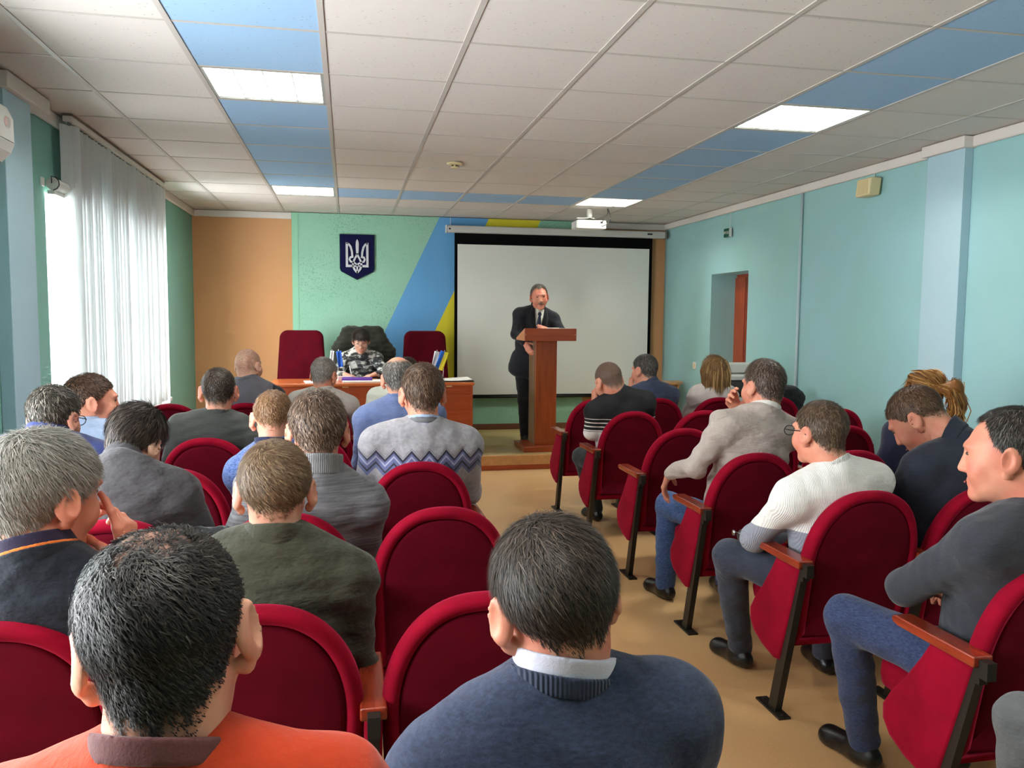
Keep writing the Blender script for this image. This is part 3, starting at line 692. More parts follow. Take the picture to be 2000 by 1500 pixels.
ob = arm.build('armrest', M['arm'], None, bevel=.005); CM['armrest'] = ob.data
dg = bpy.context.evaluated_depsgraph_get(); CM['armrest'] = bpy.data.meshes.new_from_object(ob.evaluated_get(dg)); bpy.data.objects.remove(ob)
def chair(x, row, label, up, last, grp):
    e = thing('auditorium_chair', label, 'chair', (x, row, 0), grp)
    link('backrest', CM['backrest'], e); link('back_panel', CM['back_panel'], e)
    link('seat', CM['seat'], e)
    for sx in ((-.25, .25) if last else (-.25,)):
        for k in ('side_panel', 'armrest', 'leg', 'foot_plate', 'bolts', 'bracket'):
            o = link(k, CM[k], fp if k == 'bolts' else e, (0, 0, 0) if k == 'bolts' else (sx, 0, 0))
            if k == 'foot_plate': fp = o
            if k == 'bracket' and sx > 0: o.scale = (-1, 1, 1)
    return e
occL = {(-1.2, 3), (-1.2, 4), (-.7, 1), (-.7, 2), (-.7, 4), (-.7, 6), (-.2, 0), (-.2, 1), (-.2, 2), (-.2, 3), (-.2, 6), (.3, 0), (.3, 3), (.3, 4), (.3, 6)}
occR = {(1.85, 0), (1.85, 1), (1.85, 2), (1.85, 3), (1.85, 5), (2.35, 2), (2.35, 6), (2.85, 3), (2.85, 6)}
rown = {0: 'rearmost row, nearest the camera', 1: 'second row from the camera', 2: 'third row from the camera', 3: 'fourth row from the camera', 4: 'fifth row from the camera', 5: 'sixth row from the camera', 6: 'front row nearest the stage'}
for i, rw in enumerate(ROWS):
    for j, x in enumerate(XSL):
        occ = (x, i) in occL
        if i == 0 and not occ: continue
        pos = ['beside the window wall', 'second from the window wall', 'second from the aisle', 'beside the aisle'][j]
        chair(x, rw, f"{'occupied' if occ else 'empty'} crimson auditorium chair {pos}, left block, {rown[i]}", not occ, j == 3, 'crimson chairs left of the aisle')
    for j, x in enumerate(XSR):
        occ = (x, i) in occR
        if i == 0 and not occ: continue
        if i == 1 and j > 1: continue
        pos = ['beside the aisle', 'second from the aisle', 'third from the aisle', 'beside the right wall'][j]
        chair(x, rw, f"{'occupied' if occ else 'empty'} crimson auditorium chair {pos}, right block, {rown[i]}", not occ, j == 3 or (i == 0) or (i == 1 and j == 1), 'crimson chairs right of the aisle')
# ------------------------------------------------------------------ implicit surfaces for bodies and clothes
V3 = lambda *a: np.array(a, float)
class SDF:
    def __init__(s): s.p = []
    def cone(s, a, b, r1, r2, k=.03, op='u'):
        a, b = np.asarray(a, float), np.asarray(b, float); s.p.append(('c', (a, b, r1, r2), np.minimum(a-r1, b-r2), np.maximum(a+r1, b+r2), k, op)); return s
    def ell(s, c, r, R=None, k=.03, op='u'):
        c, r = np.asarray(c, float), np.asarray(r, float); R = np.eye(3) if R is None else np.asarray(R, float)
        e = np.sqrt(((R*r[None, :])**2).sum(1)); s.p.append(('e', (c, r, R), c-e, c+e, k, op)); return s
    def poly(s, pts, rs, k=.02, op='u'):
        for i in range(len(pts)-1): s.cone(pts[i], pts[i+1], rs[i], rs[i+1], k, op)
        return s
    @staticmethod
    def dist(kind, q, P):
        if kind == 'c':
            a, b, r1, r2 = q; ba = b-a; L = max(float(ba@ba), 1e-9); pa = P-a
            h = np.clip((pa@ba)/L, 0, 1); d = pa-h[..., None]*ba
            return np.sqrt((d*d).sum(-1)) - (r1+(r2-r1)*h)
        c, r, R = q; p = (P-c)@R; k0 = np.sqrt(((p/r)**2).sum(-1)); k1 = np.sqrt(((p/(r*r))**2).sum(-1))
        return k0*(k0-1)/np.maximum(k1, 1e-6)
    def grid(s, h, zmin=None, inflate=0.0):
        pos = [p for p in s.p if p[5] == 'u']
        lo = np.min([p[2] for p in pos], 0)-3*h-inflate-.005; hi = np.max([p[3] for p in pos], 0)+3*h+inflate+.005
        n = np.ceil((hi-lo)/h).astype(int)+1
        ax = [lo[i]+h*np.arange(n[i]) for i in range(3)]; F = np.full(tuple(n), .5, np.float32)
        for kind, q, a, b, k, op in s.p:
            mg = k+3*h+inflate; i0 = np.maximum(((a-mg-lo)/h).astype(int), 0); i1 = np.minimum(((b+mg-lo)/h).astype(int)+2, n)
            if np.any(i1 <= i0): continue
            sl = tuple(slice(i0[i], i1[i]) for i in range(3))
            X, Y, Z = np.meshgrid(ax[0][sl[0]], ax[1][sl[1]], ax[2][sl[2]], indexing='ij')
            d = s.dist(kind, q, np.stack([X, Y, Z], -1)).astype(np.float32); f = F[sl]
            if op == 'u': t_ = np.clip(.5+.5*(f-d)/k, 0, 1); F[sl] = f+(d-f)*t_-k*t_*(1-t_)
            else:
                d = -d; t_ = np.clip(.5-.5*(f-d)/k, 0, 1); F[sl] = f+(d-f)*t_+k*t_*(1-t_)
        F -= inflate
        if zmin is not None: F = np.maximum(F, (zmin-ax[2])[None, None, :])
        return F, lo, h
    def mesh(s, h, zmin=None, inflate=0.0): return nets(*s.grid(h, zmin, inflate))
def nets(F, lo, h):
    S = F < 0; n = F.shape
    c = [S[i:n[0]-1+i, j:n[1]-1+j, k:n[2]-1+k] for i in (0, 1) for j in (0, 1) for k in (0, 1)]
    cnt = sum(x.astype(np.int8) for x in c); act = (cnt > 0) & (cnt < 8)
    idx = np.argwhere(act); vid = np.full(act.shape, -1, np.int64); vid[act] = np.arange(len(idx))
    acc = np.zeros((len(idx), 3)); num = np.zeros(len(idx))
    off = [(i, j, k) for i in (0, 1) for j in (0, 1) for k in (0, 1)]
    for a in range(8):
        for b in range(a+1, 8):
            d = np.array(off[b])-np.array(off[a])
            if np.abs(d).sum() != 1: continue
            fa = F[tuple((idx+off[a]).T)]; fb = F[tuple((idx+off[b]).T)]; m = (fa < 0) != (fb < 0)
            t_ = np.where(m, fa/np.where(m, fa-fb, 1), 0)
            acc += np.where(m[:, None], np.array(off[a])+d*t_[:, None], 0); num += m
    V = lo+(idx+acc/num[:, None])*h
    Q = []
    for ax in range(3):
        o1, o2 = (ax+1) % 3, (ax+2) % 3
        sl0 = [slice(None)]*3; sl1 = [slice(None)]*3; sl0[ax] = slice(0, n[ax]-1); sl1[ax] = slice(1, n[ax])
        e = S[tuple(sl0)] != S[tuple(sl1)]; p = np.argwhere(e)
        p = p[(p[:, o1] > 0) & (p[:, o2] > 0) & (p[:, o1] < n[o1]-1) & (p[:, o2] < n[o2]-1)]
        if not len(p): continue
        u = np.zeros(3, int); u[o1] = 1; v = np.zeros(3, int); v[o2] = 1
        q = np.stack([vid[tuple((p-u-v).T)], vid[tuple((p-v).T)], vid[tuple(p.T)], vid[tuple((p-u).T)]], 1)
        fl = ~S[tuple(p.T)]; q[fl] = q[fl][:, ::-1]; Q.append(q)
    return V, np.concatenate(Q)
def vnorm(V, Q):
    n = np.cross(V[Q[:, 2]]-V[Q[:, 0]], V[Q[:, 3]]-V[Q[:, 1]]); N = np.zeros_like(V)
    for i in range(4): np.add.at(N, Q[:, i], n)
    return N/np.maximum(np.linalg.norm(N, axis=1), 1e-12)[:, None]
def relax(V, Q, it=1, k=.5):
    for _ in range(it):
        A = np.zeros_like(V); c = np.zeros(len(V))
        for i in range(4):
            for j in ((i+1) % 4, (i+3) % 4): np.add.at(A, Q[:, i], V[Q[:, j]]); np.add.at(c, Q[:, i], 1)
        V = V+(A/np.maximum(c, 1)[:, None]-V)*k
    return V
def creases(V, N, amp, freq, seed):
    r = np.random.default_rng(seed); d = np.zeros(len(V))
    for i in range(5):
        w = r.normal(size=3)*freq*(1+.5*i); w[2] *= 1.5; ph = r.uniform(0, 6.28); w2 = r.normal(size=3)*freq*.6
        d += np.sin(V@w+ph+1.6*np.sin(V@w2+ph*2))/(1+.6*i)
    return V+N*(d*amp/2.4)[:, None]
def pymesh(name, parts, mat, smooth=True):
    o = 0; vs = []; fs = []
    for V, Q in parts: vs.append(V); fs.append(Q+o); o += len(V)
    me = bpy.data.meshes.new(name); V = np.concatenate(vs); Q = np.concatenate(fs)
    me.vertices.add(len(V)); me.vertices.foreach_set('co', V.astype(np.float32).ravel())
    me.loops.add(Q.size); me.loops.foreach_set('vertex_index', Q.astype(np.int32).ravel())
    me.polygons.add(len(Q)); me.polygons.foreach_set('loop_start', np.arange(0, Q.size, Q.shape[1], dtype=np.int32))
    me.update(calc_edges=True); me.validate()
    for m in (mat if isinstance(mat, list) else [mat]): me.materials.append(m)
    if smooth: me.polygons.foreach_set('use_smooth', np.ones(len(me.polygons), bool))
    return me

# ------------------------------------------------------------------ skin, hair
def skinmat(name, col, red=(196, 96, 82)):
    t = NT(name); c = lin(col); r = lin(red)
    cc = t.mix(t.ramp(t.noise(16, 4), [(.35, (0,0,0)), (.75, (.55,.55,.55))]), c, r)
    t.set(col=cc, rough=.52, spec=.35, sss=0.0)
    t.bump(t.noise(180, 3), .15, .001); return t.m
M['skin'] = skinmat('skin_light', (214, 160, 132)); M['skinred'] = skinmat('skin_ruddy', (212, 146, 118), (190, 84, 70)); M['skinpale'] = skinmat('skin_pale', (222, 178, 152))
HM = {}
def hairmat(col, col2, rough=.5):
    k = (col, col2)
    if k not in HM:
        t = NT('hair'); a = t.n('ShaderNodeVertexColor'); a.layer_name = 'tone'; sx = t.n('ShaderNodeSeparateColor'); t.put(sx.inputs[0], a.outputs[0])
        hc = t.ramp(sx.outputs[0], [(.1, tuple(v*.55 for v in lin(col))), (.5, lin(col)), (.95, lin(col2))])
        t.set(col=t.mix(sx.outputs[1], hc, lin((206, 150, 124))), rough=rough, spec=.25); HM[k] = t.m
    return HM[k]
def eul(yaw, pitch, roll):
    """columns right, forward, up; yaw + turns left, pitch - looks down, roll + tips to the right shoulder"""
    return np.array((Matrix.Rotation(R_(yaw), 3, 'Z') @ Matrix.Rotation(R_(pitch), 3, 'X') @ Matrix.Rotation(R_(roll), 3, 'Y')))

def head_sdf(H, R, s, N, ears=True, neck=True, nr=.056, fat=1.0, jaw=1.0):
    S = SDF(); W = lambda x, y, z: H+R@(V3(x, y, z)*s); E = lambda c, r, k=.02, op='u', R2=None: S.ell(W(*c), V3(*r)*s, R if R2 is None else R@R2, k*s, op)
    E((0, -.018, .032), (.077, .098, .089)); E((0, .028, .0), (.067*fat, .068, .088)); E((0, .034, -.062), (.055*fat*jaw, .058, .056), .025)
    E((0, .078, -.1), (.025*jaw, .021, .02), .025); E((.042, .062, -.03), (.026*fat, .026, .032)); E((-.042, .062, -.03), (.026*fat, .026, .032))
    E((0, .083, .032), (.052, .017, .012), .015)
    S.cone(W(0, .092, .016), W(0, .109, -.03), .007*s, .0115*s, .012*s); S.ell(W(.011, .099, -.033), V3(.009, .009, .008)*s, R, .008*s); S.ell(W(-.011, .099, -.033), V3(.009, .009, .008)*s, R, .008*s)
    E((.031, .102, .012), (.017, .014, .009), .01, 's'); E((-.031, .102, .012), (.017, .014, .009), .01, 's')
    E((0, .088, -.06), (.024, .011, .007), .010); E((0, .087, -.072), (.02, .011, .007), .010)
    if ears:
        for q in (-1, 1):
            Re = np.array(Matrix.Rotation(R_(q*-30), 3, 'Z') @ Matrix.Rotation(R_(12), 3, 'X'))
            E((q*.088, -.020, .0), (.0085, .025, .036), .010, 'u', Re); E((q*.081, -.008, -.036), (.008, .012, .013), .010, 'u', Re)
            E((q*.097, -.014, .002), (.006, .014, .022), .006, 's', Re)
    if neck:
        top = W(0, -.022, -.055); S.cone(top, N, nr*s, (nr+.006)*s, .03)
        S.cone(W(0, -.05, -.035), N+V3(0, -.012, -.02), .045*s, .05*s, .025)
    return S
def hairline(P, kind):
    x, y, z = P[:, 0], P[:, 1], P[:, 2]; ph = np.degrees(np.arctan2(np.abs(x), y+.018))
    wob = .004*np.sin(x*180)+.003*np.sin(x*410+1); line = wob*np.clip((ph-100)/40, 0, 1)+np.interp(ph, [0, 35, 55, 70, 84, 98, 112, 128, 150, 180], [.066, .062, .045, .02, .012, .022, -.022, -.042, -.054, -.060])
    if kind == 'recede': line = line+np.interp(ph, [0, 30, 60, 90], [.02, .035, .03, 0])
    if kind == 'low' or kind == 'crown': line = line-np.interp(ph, [110, 150, 180], [0, .010, .020])
    if kind == 'high': line = line+np.interp(ph, [90, 110, 150, 180], [0, .02, .03, .03])
    band = np.interp(ph, [0, 60, 100, 125, 180], [.012, .012, .014, .04, .06]); line = line-np.interp(ph, [100, 130, 180], [0, .014, .020])+np.interp(ph, [118, 134, 150], [0, .010, 0]); m = np.clip((z-line)/band+.15, 0, 1)*np.clip((z+.13)/.012, 0, 1)
    if kind == 'crown':
        d = np.sqrt((x/1.0)**2+((y+.05)/1.1)**2+((z-.105)/1.0)**2)+.012*np.sin(x*150+2)*np.sin(y*130); m = m*np.clip((d-.012)/.03, .5, 1)
    if kind == 'baldtop':
        d = np.sqrt(x**2+((y+.01)/1.5)**2+((z-.115)/1.0)**2); m = m*np.clip((d-.05)/.03, 0.0, 1)
    return m
def make_hair(par, name, H, R, s, N, spec, h, org, fat=1.0, nr=.056):
    """cap grown from the scalp plus many thin tapering locks lying along the growth direction"""
    rng = np.random.default_rng(spec.get('seed', 1)); V, Q = head_sdf(H, R, s, N, False, True, nr, fat=fat).mesh(h); V = relax(V, Q, 1); Nn = vnorm(V, Q)
    P = ((V-H)@R)/s; m = hairline(P, spec.get('kind', 'short')); th = spec.get('t', .008)*s
    top = np.clip((P[:, 2]-.0)/.1, 0, 1); thick = .0016*s+th*m*(.3+.7*top) + spec.get('lift', 0)*s*np.clip((P[:, 2]-.07)/.05, 0, 1)*np.clip((P[:, 1]+.08)/.1, 0, 1)*m
    Vc = V+Nn*(thick-.0008)[:, None]; Vc = creases(Vc, Nn, .0018*s*min(1, th/.004), 60/s, spec.get('seed', 1))
    keep = (m[Q] > .02).all(1) if spec.get('cap', True) else np.zeros(len(Q), bool)
    used = np.unique(Q[keep]); mp = np.full(len(V), -1); mp[used] = np.arange(len(used)); parts_v = [Vc[used]]; parts_f = [mp[Q[keep]]]; tone = [np.full(len(used), .28)]; fade = [np.clip(1.15-m[used]*1.5, 0, 1)]
    n = spec.get('n', 2500); w = spec.get('w', .0024)*s; L = spec.get('L', .022)*s
    pr_ = (m**1.5)*(m > .15); pr_ = pr_/pr_.sum(); r = rng.choice(len(V), n, p=pr_)
    cr = V3(*spec.get('crown', (.012, -.06, .11))); g = P[r]-cr
    if 'flow' in spec: g = g*.35+V3(*spec['flow'])*.1
    g[:, 2] -= .35*np.abs(g[:, 2]).mean(); nl = Nn[r]@R
    sw = np.cross(nl, g)*spec.get('swirl', .35); g = g+sw+rng.normal(size=g.shape)*.022*spec.get('mess', 1)
    g -= nl*(g*nl).sum(1)[:, None]; g /= np.maximum(np.linalg.norm(g, axis=1), 1e-9)[:, None]; gw = g@R.T; nw = Nn[r]
    base = V[r]+nw*(thick[r]*rng.uniform(.35, 1.0, n))[:, None]+rng.normal(size=(n, 3))*h*.35
    Ls = (L*rng.uniform(.6, 1.25, n)*(.35+.65*np.clip(m[r]*1.2-.2, 0, 1))*(.45+.55*np.clip((P[r, 2]+.07)/.12, 0, 1)))[:, None]; lift = spec.get('up', .28)
    p1 = base+(gw*.55+nw*lift*.5)*Ls; p2 = base+(gw*1.0+nw*lift*.35)*Ls; sd = np.cross(gw, nw)*w/2
    vv = np.stack([base-sd, base+sd, p1+sd*.9, p1-sd*.9, p2+sd*.15, p2-sd*.15], 1).reshape(-1, 3)
    i = np.arange(n)*6; ff = np.concatenate([np.stack([i, i+1, i+2, i+3], 1), np.stack([i+3, i+2, i+4, i+5], 1)])
    o = sum(len(x) for x in parts_v); parts_v.append(vv); parts_f.append(ff+o); tn = np.clip(rng.normal(.5, .2, n), 0, 1); tone.append(np.repeat(tn, 6)); fade.append(np.zeros(6*n))
    if 'extra' in spec:
        for ev, ef, et in spec['extra']: o = sum(len(x) for x in parts_v); parts_v.append(ev); parts_f.append(ef+o); tone.append(et); fade.append(np.zeros(len(et)))
    Vv = np.concatenate(parts_v)-org; me = pymesh(name, [(Vv, np.concatenate(parts_f))], hairmat(spec['col'], spec['col2'], spec.get('rough', .5)))
    tt = np.concatenate(tone); fd = np.concatenate(fade)
    if len(me.vertices) == len(tt):
        a = me.color_attributes.new('tone', 'FLOAT_COLOR', 'POINT'); a.data.foreach_set('color', np.stack([tt, fd, tt, np.ones_like(tt)], 1).astype(np.float32).ravel())
    return link(name, me, par)
def hand_sdf(S, wr, fw, pn, side, curl, spread=.12, thumb=(.5, .3), s=1.0, k=.006):
    """wrist, finger direction, palm-facing normal, side +1 right hand / -1 left, four curls in degrees"""
    wr = np.asarray(wr, float); fw = np.asarray(fw, float); fw /= np.linalg.norm(fw); pn = np.asarray(pn, float); pn = pn-fw*(pn@fw); pn /= np.linalg.norm(pn)
    lat = np.cross(fw, pn)*side; lat /= np.linalg.norm(lat)     # towards the thumb
    kn = []
    for i, (o, L0) in enumerate(((.027, .086), (.009, .090), (-.009, .086), (-.026, .078))):
        b = wr+fw*.012*s+lat*o*.55*s; e = wr+fw*L0*s+lat*o*s; S.cone(b, e, .0145*s, .0105*s, .012*s); kn.append(e)
    for i, e in enumerate(kn):
        lens = [(.042, .026, .02), (.046, .03, .021), (.043, .027, .021), (.034, .021, .019)][i]; d = fw+lat*((1.5-i)*spread*.35); d /= np.linalg.norm(d); a = R_(curl[i]); p = e; rr = .0096*s
        for j, l in enumerate(lens):
            c_, s_ = math.cos(a*(j+1)*.55), math.sin(a*(j+1)*.55); dd = d*c_+pn*s_; q = p+dd*l*s; S.cone(p, q, rr, rr*.9, k*s if j else .009*s); p = q; rr *= .91
    b = wr+fw*.025*s+lat*.022*s+pn*.006*s; d1 = fw*(.6-thumb[1]*.2)+lat*thumb[0]+pn*thumb[1]; d1 /= np.linalg.norm(d1); q = b+d1*.042*s; S.cone(wr+fw*.01*s+lat*.01*s, b, .014*s, .0145*s, .012*s); S.cone(b, q, .0135*s, .0105*s, .01*s)
    d2 = fw*.8+lat*thumb[0]*.5+pn*(thumb[1]+.2); d2 /= np.linalg.norm(d2); q2 = q+d2*.03*s; S.cone(q, q2, .0105*s, .0095*s, k*s); S.cone(q2, q2+d2*.022*s, .0095*s, .008*s, k*s); return S

# ------------------------------------------------------------------ people
def unit(v): return v/np.linalg.norm(v)
def person(label, top, seat=None, hs=1.0, head=(0, -8, 0), yaw=0.0, roll=0.0, sw=.215, girth=1.0, lean=None, skin='skin', hair=None, shirt=None, legs='black_trousers', shoe=True,
           arms=None, knees=None, hands=None, collar=None, near=1, sleeve='long', hip=None, ankles=None, nr=.056, fat=1.0, feet=0.0, nose=None, crease=.006, stand=False, nback=.03, name='shirt', jaw=1.0, ndrop=.122, legname='trousers', shl=0.0):
    Rh = eul(*head); s = hs; top = np.asarray(top, float)
    H = top-V3(0, 0, .121*s)
    if seat is not None: org = V3(seat[0], seat[1], 0)
    else: org = V3(hip[0], hip[1], feet)
    hip = V3(*hip) if hip is not None else V3(seat[0], seat[1]+.27, .50)
    N = np.asarray(lean, float) if lean is not None else H+V3(0, -nback, -ndrop*s)
    up = unit(N-hip); a = R_(yaw); rt = V3(math.cos(a), math.sin(a), 0); rt = unit(rt-up*(rt@up)); rl = R_(roll); rt = unit(rt*math.cos(rl)-up*math.sin(rl)); fw = unit(np.cross(up, rt)); Rt = np.stack([rt, fw, up], 1); L = np.linalg.norm(N-hip)
    sp = lambda u, f=0.0: hip+(N-hip)*u+fw*f
    bow = -.02
    shp = {q: N+rt*q*(sw-.058)-up*(.075-shl) for q in (-1, 1)}
    arms = arms or {}; J = {}
    for q, nm in ((-1, 'L'), (1, 'R')):
        el, wr = arms.get(nm, (None, None))
        el = V3(*el) if el is not None else shp[q]+rt*q*.045+fw*.05-up*.265
        wr = V3(*wr) if wr is not None else hip+V3(q*.07, .30, .10)
        kn = V3(*knees[nm]) if knees and nm in knees else hip+V3(q*.13, .42, -.015)
        an = V3(*ankles[nm]) if ankles and nm in ankles else V3(kn[0]+q*.01, kn[1]+.03, feet+.085)
        J[nm] = (q, shp[q], el, wr, kn, an)
    h_head = {0: .0036, 1: .0055, 2: .008}[near]; h_cl = {0: .007, 1: .0095, 2: .014}[near]
    # --- clothes for the trunk and the arms
    T = SDF(); g = girth
    T.ell(sp(.04), V3(.168*g, .125*g, .12), Rt, .06); T.ell(sp(.34, .005), V3(.165*g, .125*g, .15), Rt, .08); T.ell(sp(.66, -.005), V3(min(.178*g, sw-.02), .118*g, .17), Rt, .08)
    T.ell(sp(.88, -.012), V3(sw-.035, .09, .085), Rt, .06)
    for q in (-1, 1):
        T.cone(N+up*.012-fw*.012, shp[q], .056, .064, .045); T.ell(shp[q]-up*.012, V3(.066, .066, .07), Rt, .04)
    bare = SDF()
    for nm, (q, sh_, el, wr, kn, an) in J.items():
        if sleeve == 'long':
            T.cone(sh_-up*.01, el, .064, .051, .035); T.cone(el, el+(wr-el)*.92, .052, .036, .02)
        elif sleeve == 'short':
            T.cone(sh_-up*.01, sh_+(el-sh_)*.72, .066, .062, .035)
        elif sleeve == 'none': pass
    V, Q = T.mesh(h_cl); V = relax(V, Q, 1); V = creases(V, vnorm(V, Q), crease, 16, int(abs(top[0]*991+top[1]*77)) + 1)
    # --- body: head and neck fine, trunk and limbs inside the clothes, hands fine
    body = []
    hv, hq = head_sdf(H, Rh, s, N, True, True, nr, fat, jaw).mesh(h_head); body.append((relax(hv, hq, 1, .35), hq))
    Bd = SDF(); Bd.cone(hip, sp(.3), .11, .11, .05); Bd.cone(sp(.3), sp(.75), .1, .1, .05); Bd.cone(sp(.75), N-up*.03, .085, .05, .04)
    for nm, (q, sh_, el, wr, kn, an) in J.items():
        hj = hip+rt*q*.085-V3(0, 0, .01)
        Bd.cone(sp(.8), sh_-up*.01, .05, .045, .03)
        Bd.cone(sh_-up*.01, el, .044, .037, .02); Bd.cone(el, wr, .039, .026, .02)
        Bd.cone(hj, kn, .072, .05, .03); Bd.cone(kn, an, .048, .034, .02)
    bv, bq = Bd.mesh(.011 if sleeve == 'short' and near < 2 else .016); body.append((relax(bv, bq, 1), bq))
    for nm, hd in (hands or {'L': {}, 'R': {}}).items():
        q, sh_, el, wr, kn, an = J[nm]; hd = dict(hd)
        d = V3(*hd.get('dir', tuple(wr-el))); pn = V3(*hd.get('palm', (0, 0, -1))); S = SDF(); S.cone(el+(wr-el)*.75, wr, .027, .024, .012)
        hand_sdf(S, wr, d, pn, q, hd.get('curl', (28, 32, 34, 36)), hd.get('spread', .12), hd.get('thumb', (.6, .3)), hd.get('s', 1.0))
        xv, xq = S.mesh(hd.get('h', .0048 if near < 2 else .006)); body.append((relax(xv, xq, 1, .3), xq))
    me = pymesh('person', [(v-org, f) for v, f in body], M[skin]); P = link('person', me, None, tuple(org)); tag(P, label, 'person')
    link(name, pymesh(name, [(V-org, Q)], shirt), P)
    # --- trousers and shoes
    Tr = SDF(); Tr.ell(hip, V3(.172*g, .13*g, .10), Rt, .05)
    for nm, (q, sh_, el, wr, kn, an) in J.items():
        hj = hip+rt*q*.085-V3(0, 0, .01); Tr.cone(hj, kn, .09, .068, .035); Tr.cone(kn, an+V3(0, 0, .0), .066, .052, .025)
    tv, tq = Tr.mesh(.009 if near < 2 else .014); tv = relax(tv, tq, 1); tv = creases(tv, vnorm(tv, tq), .005, 18, 5)
    link(legname, pymesh(legname, [(tv-org, tq)], M[legs]), P)
    if shoe:
        for nm, (q, sh_, el, wr, kn, an) in J.items():
            S = SDF(); f = V3(q*.18, .98, 0) if not stand else V3(q*.25, -.97, 0); f = unit(f); b0 = V3(an[0], an[1], feet); S.cone(b0-f*.035+V3(0, 0, .04), b0+f*.02+V3(0, 0, .045), .036, .040, .02)
            S.cone(b0+f*.02+V3(0, 0, .04), b0+f*.15+V3(0, 0, .03), .042, .036, .02); S.cone(b0+V3(0, 0, .05), an+V3(0, 0, .03), .04, .042, .02); S.ell(b0+f*.14+V3(0, 0, .026), (.043, .05, .028), None, .02)
            sv, sq = S.mesh(.008, feet+.002); link('shoe', pymesh('shoe', [(sv-org, sq)], M['shoe']), P)
    # --- collar, hair
    for cl in (collar or []):
        ring(P, cl, N, H, Rh, rt, s, nr, org, {0: .0034, 1: .005, 2: .008}[near])
    if hair is not None: make_hair(P, 'hair', H, Rh, s, N, hair, {0: .0042, 1: .006, 2: .009}[near], org, fat, nr)
    return P, dict(H=H, R=Rh, s=s, N=N, J=J, org=org, sp=sp, Rt=Rt)
def ring(P, cl, N, H, Rh, rt, s, nr, org, h):
    """collar band: the neck grown outwards by ex and cut off between two heights along it"""
    top = H+Rh@(V3(0, -.022, -.055)*s); ax = unit(top-N); S = SDF(); S.cone(top+ax*.05, N-ax*.05, nr*s, (nr+.006)*s, .03); S.cone(H+Rh@(V3(0, -.05, -.035)*s), N+V3(0, -.012, -.02)-ax*.03, .045*s, .05*s, .025)
    F, lo, hh = S.grid(h, None, cl['ex']); n = F.shape
    X, Y, Z = np.meshgrid(*[lo[i]+hh*np.arange(n[i]) for i in range(3)], indexing='ij'); Pp = np.stack([X, Y, Z], -1)-N
    fw = unit(np.cross(ax, rt)); t_ = Pp@unit(ax+fw*cl.get('tilt', .25)); k = cl.get('flare', 0.0)
    F = np.maximum(np.maximum(F+k*np.clip(t_-cl['h1']*.5, 0, 1), t_-cl['h1']), cl.get('h0', -.06)-t_)
    v, q = nets(F.astype(np.float32), lo, hh); v = relax(v, q, 1, .4); return link(cl.get('name', 'collar'), pymesh('collar', [(v-org, q)], cl['mat']), P)
CREW = lambda mat, h=.03, ex=.009: dict(mat=mat, h1=h, h0=h-.028, ex=ex, name='neckband')
SHIRTC = lambda mat, h=.052, ex=.007: dict(mat=mat, h1=h, ex=ex)
TURTLE = lambda mat, h=.07, ex=.016: dict(mat=mat, h1=h, h0=-.004, ex=ex, flare=-.1)
JACKETC = lambda mat, h=.05, ex=.016: dict(mat=mat, h1=h, h0=h-.05, ex=ex, flare=.12)
# ------------------------------------------------------------------ clothing materials
M['shoe'] = plain('black_shoe_leather', (20, 19, 18), .32, .5, bump=.15, bscale=60)
M['black_trousers'] = cloth('black_trouser_cloth', (30, 31, 34), fold=.6)
M['grey_trousers'] = cloth('grey_trouser_cloth', (92, 94, 94), fold=.6)
M['slate_trousers'] = cloth('slate_trouser_cloth', (62, 66, 80), fold=.7)
M['char_trousers'] = cloth('charcoal_trouser_cloth', (54, 58, 60), fold=.6)
M['jeans'] = cloth('blue_denim', (76, 102, 150), 'heather', fold=.6, col2=(48, 70, 112))
M['darkjeans'] = cloth('dark_blue_denim', (60, 72, 104), 'heather', fold=.6, col2=(42, 50, 78))
def zoned(name, stops, rough=.9, rib=None, fold=.5):
    """cloth whose colour changes with height on the garment"""
    t = NT(name); x, y, z = t.xyz(); t.set(col=t.ramp(z, [(p, lin(c)) for p, c in stops], 'CONSTANT'), rough=rough, spec=.2, sheen=.15)
    p = t.bump(t.noise(7.5, 4, t.mp((1, 1, 1.8)), .55), fold, .03)
    t.bump(t.wave(rib, .4, 'X') if rib else t.noise(330, 2), .4, .003, p); return t.m
M['orange'] = cloth('orange_red_jersey', (184, 58, 24), var=.06, fold=.4)
M['orangeband'] = cloth('brown_neckband', (104, 62, 62), fold=.1)
M['navyknit'] = cloth('navy_knit', (52, 62, 86), 'heather', fold=.35, col2=(38, 46, 66), vscale=80)
M['navyrib'] = cloth('navy_rib', (44, 54, 76), 'rib', fold=.1)
M['lilacshirt'] = cloth('pale_lilac_shirt', (206, 206, 222), var=.03, fold=.1)
M['blackjacket'] = cloth('blue_black_shirt', (26, 30, 40), fold=.8)
M['plumcollar'] = cloth('plum_collar', (44, 38, 62), fold=.2)
M['orangetrim'] = cloth('orange_trim', (214, 110, 40), fold=.1)
M['olive'] = cloth('olive_jacket_cotton', (66, 66, 52), fold=.9, var=.1)
M['darktee'] = cloth('dark_grey_jersey', (74, 71, 73), fold=.8, var=.05)
M['turtle'] = cloth('grey_melange_knit', (120, 119, 121), 'melange', fold=.5, col2=(84, 83, 86))
M['turtlerib'] = cloth('grey_rib_knit', (132, 131, 132), 'rib', fold=.1)
M['heather'] = cloth('blue_heather_jersey', (92, 114, 164), 'heather', fold=.7, col2=(52, 68, 110))
M['navycollar'] = cloth('navy_collar_cloth', (30, 38, 66), fold=.1)
M['suitblue'] = cloth('royal_blue_suiting', (48, 58, 106), fold=.35, var=.05)
M['paleblue'] = cloth('pale_blue_shirt', (160, 176, 202), fold=.4, var=.05)
